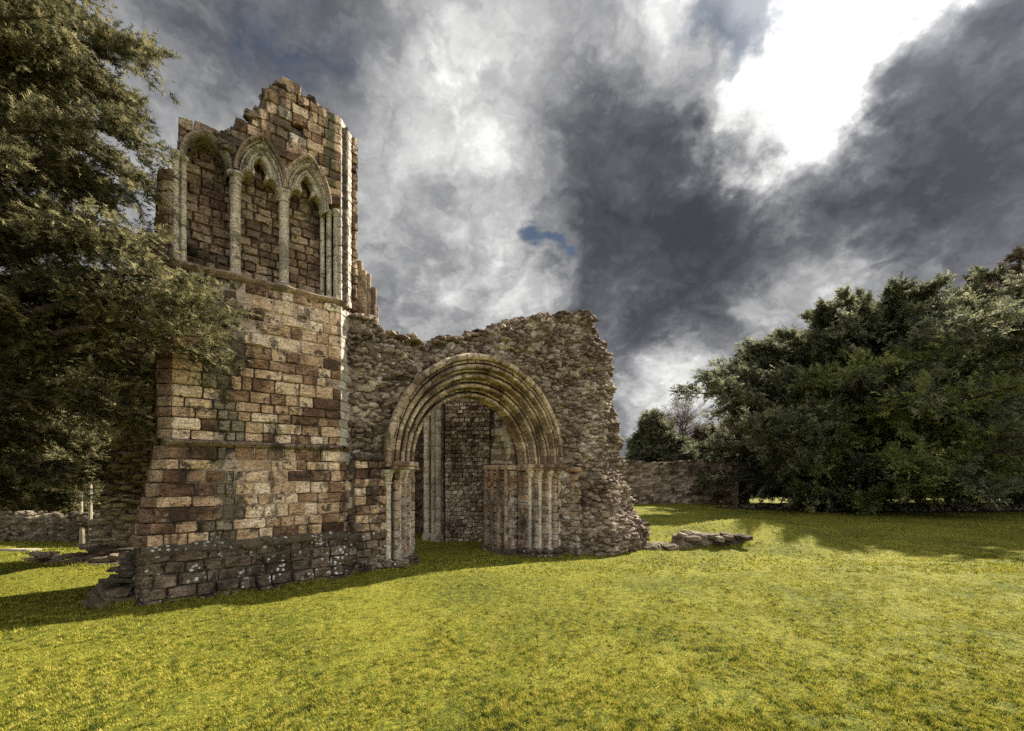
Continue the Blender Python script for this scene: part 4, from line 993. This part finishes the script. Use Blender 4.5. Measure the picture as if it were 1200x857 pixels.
for i, (x, z, hh, rad, lab) in enumerate(((27, 52, 9, 6, 'dark tree mass behind the broad yew'), (36, 58, 10, 7, 'dark tree between the two large yews in the distance'), (50, 56, 12, 8, 'dark distant tree at the far right behind the tall yew'), (-30, 34, 13, 9, 'far tree behind the left hand yews'), (62, 52, 12, 8, 'distant tree outside the right hand wall'))):
    b = W(x, z, 0); tree('background_tree', lab, b, prof([0, hh*.3, hh*.6, hh*.85, hh], [rad*.75, rad, rad*.85, rad*.5, .4]), .3, hh, 90, M_yewR, 50+i, (.9, 7, .18, .5), .4, ntw=20, nsp=12, group='trees in the far background')
# leaf-litter bed under the yews
n = 90; rings = 7; a = np.linspace(0, 2*math.pi, n, endpoint=False); V = []
for k in range(rings):
    f = k/(rings-1); rad = f*(1+.05*np.sin(a*5)+.03*np.sin(a*13)); x = 29+15.0*rad*np.cos(a); z = 30+3.6*rad*np.sin(a)
    V.append(np.stack([CA*x+SA*z, -SA*x+CA*z, ground(x, z)+.14*(1-f**6)-.02], 1))
V = np.concatenate(V); V[:, 2] += .03*vnoise(V*4, 4)
Q = np.array([(k*n+i, (k+1)*n+i, (k+1)*n+(i+1) % n, k*n+(i+1) % n) for k in range(rings-1) for i in range(n)])
mk('leaf_litter', V, Q, M_lit, tag=dict(kind='stuff', label='dark leaf litter bed under the right hand yews'))
rs_ = []
for i in range(700):
    a_ = random.uniform(0, 2*math.pi); q = random.random()**.5; x = 29+15*q*math.cos(a_); z = 30+3.6*q*math.sin(a_); p = W(x, z)
    rs_.append(((p[0], p[1], float(ground(x, z))+.12), (random.uniform(.1, .35), random.uniform(.1, .3), random.uniform(.06, .16)), random.uniform(0, 3), 0))
VV, QQ, RR = [], [], []; n0 = 0
for (p, s, ez, ex) in rs_:
    V, Q = RV[random.randrange(8)]; VV.append(V*np.array(s)+np.array(p)); QQ.append(Q+n0); RR.append(np.full(len(V), random.random())); n0 += len(V)
mk('litter_stones', np.concatenate(VV), np.concatenate(QQ), M_darkrub, rnd=np.concatenate(RR), tag=dict(kind='stuff', label='scattered small stones and clods in the leaf litter bed'))

# ------------------------------------------------------------------ grass
def grass(n, z0, z1, hmin, hmax, wd_, seed, nm, power=1.0):
    r = np.random.default_rng(seed)
    z = z0*(z1/z0)**(r.random(n)**power); x = z*r.uniform(-1.2, 1.2, n)
    u = CA*x+SA*z; v = -SA*x+CA*z
    bad = ((u > -.1) & (u < 3.6) & (v > V0-.1)) | ((u > 3.2) & (u < 4.6) & (v > 8.9) & (v < 10)) | ((u > 8.5) & (u < 13.2) & (v > 8.8) & (v < 11)) | (v > 18) & (u > 0) & (z < 18)
    bad |= ((x-29)/15)**2+((z-30)/3.6)**2 < 1
    dens = vnoise(v3(x*1.2, z*1.2, 0*x), 8)*.4+vnoise(v3(x*5, z*5, 0*x), 9)*.6+vnoise(v3(x*15, z*15, 0*x), 10)*.6
    bad |= r.random(n) > .62+1.1*dens
    x, z = x[~bad], z[~bad]; n = len(x); g = ground(x, z)
    nb = 4; u = CA*x+SA*z; v = -SA*x+CA*z
    hh = r.uniform(hmin, hmax, n)*(1+.4*vnoise(v3(x*3, z*3, 0*x), 12))
    V = np.empty((n, nb, 3, 3)); R_ = np.repeat(r.random(n), nb*3)
    for k in range(nb):
        a_ = r.uniform(0, 2*math.pi, n); ln = r.uniform(.2, 1.1, n)*hh; w = wd_*r.uniform(.6, 1.2, n)
        ox = u+r.normal(0, hh*.5); oy = v+r.normal(0, hh*.5)
        V[:, k, 0] = np.stack([ox-w*np.sin(a_), oy+w*np.cos(a_), g-.004], 1); V[:, k, 1] = np.stack([ox+w*np.sin(a_), oy-w*np.cos(a_), g-.004], 1)
        V[:, k, 2] = np.stack([ox+ln*np.cos(a_), oy+ln*np.sin(a_), g+hh*r.uniform(.5, 1, n)], 1)
    mk(nm, V.reshape(-1, 3), np.arange(n*nb*3).reshape(-1, 3), M_grass, rnd=R_, tag=dict(kind='stuff', label='short yellow green lawn grass'))
grass(150000, 2.9, 9.5, .018, .040, .0042, 1, 'grass')
grass(70000, 9.0, 36, .03, .055, .011, 2, 'grass')


# longer unmown grass where stone meets turf
def fringe(line, n, seed, spread=.07, hmax=.13):
    r = np.random.default_rng(seed); L_ = np.array(line, float); d = np.r_[0, np.cumsum(np.hypot(*np.diff(L_, axis=0).T))]; t = r.random(n)*d[-1]
    u = np.interp(t, d, L_[:, 0])+r.normal(0, spread, n); v = np.interp(t, d, L_[:, 1])+r.normal(0, spread, n)
    x = CA*u-SA*v; z = SA*u+CA*v; g = ground(x, z); keep = vnoise(v3(u*2.5, v*2.5, 0*u), 71) > -.25
    u, v, g = u[keep], v[keep], g[keep]; n = len(u); V = np.empty((n, 3, 3)); a = r.uniform(0, 6.28, n); h = hmax*r.uniform(.25, 1, n)**1.5; w = .004+.0*h
    V[:, 0] = np.stack([u-w*np.sin(a), v+w*np.cos(a), g-.01], 1); V[:, 1] = np.stack([u+w*np.sin(a), v-w*np.cos(a), g-.01], 1)
    V[:, 2] = np.stack([u+h*.6*np.cos(a), v+h*.6*np.sin(a), g+h], 1); return V.reshape(-1, 3), np.repeat(r.random(n), 3)
fl_ = [([(-.12, 10.6), (-.12, 8.66), (3.1, 8.66), (3.5, 8.85), (4.1, 8.85)], 5200, .05), ([(4.1, 8.8), (4.9, 9.3)], 900, .05), ([(8.1, 9.6), (9.3, 8.7), (10.2, 8.15), (11.9, 7.95), (12.2, 8.4), (12.3, 9.4)], 5200, .07),
       ([tuple(W(5.0, 13.5)[:2]), tuple(W(7.3, 13.5)[:2]), tuple(W(7.3, 14.2)[:2])], 1800, .06), ([tuple(W(4.0, 13.7)[:2]), tuple(W(5.2, 13.6)[:2])], 700, .1), ([tuple(W(-15.5, 12.8)[:2]), tuple(W(-11.3, 12.6)[:2])], 1600, .06), ([tuple(W(-10, 9.3)[:2]), tuple(W(-7.8, 9.3)[:2])], 1200, .06), ([(-.8, 9.2), (-.2, 8.8)], 900, .08)]
VV, RR = [], []
for k, (l_, n_, sp_) in enumerate(fl_):
    a_, b_ = fringe(l_, n_, 300+k, sp_); VV.append(a_); RR.append(b_)
VV = np.concatenate(VV); mk('long_grass', VV, np.arange(len(VV)).reshape(-1, 3), M_grass, rnd=np.concatenate(RR), tag=dict(kind='stuff', label='longer unmown grass along the foot of the ruins'))
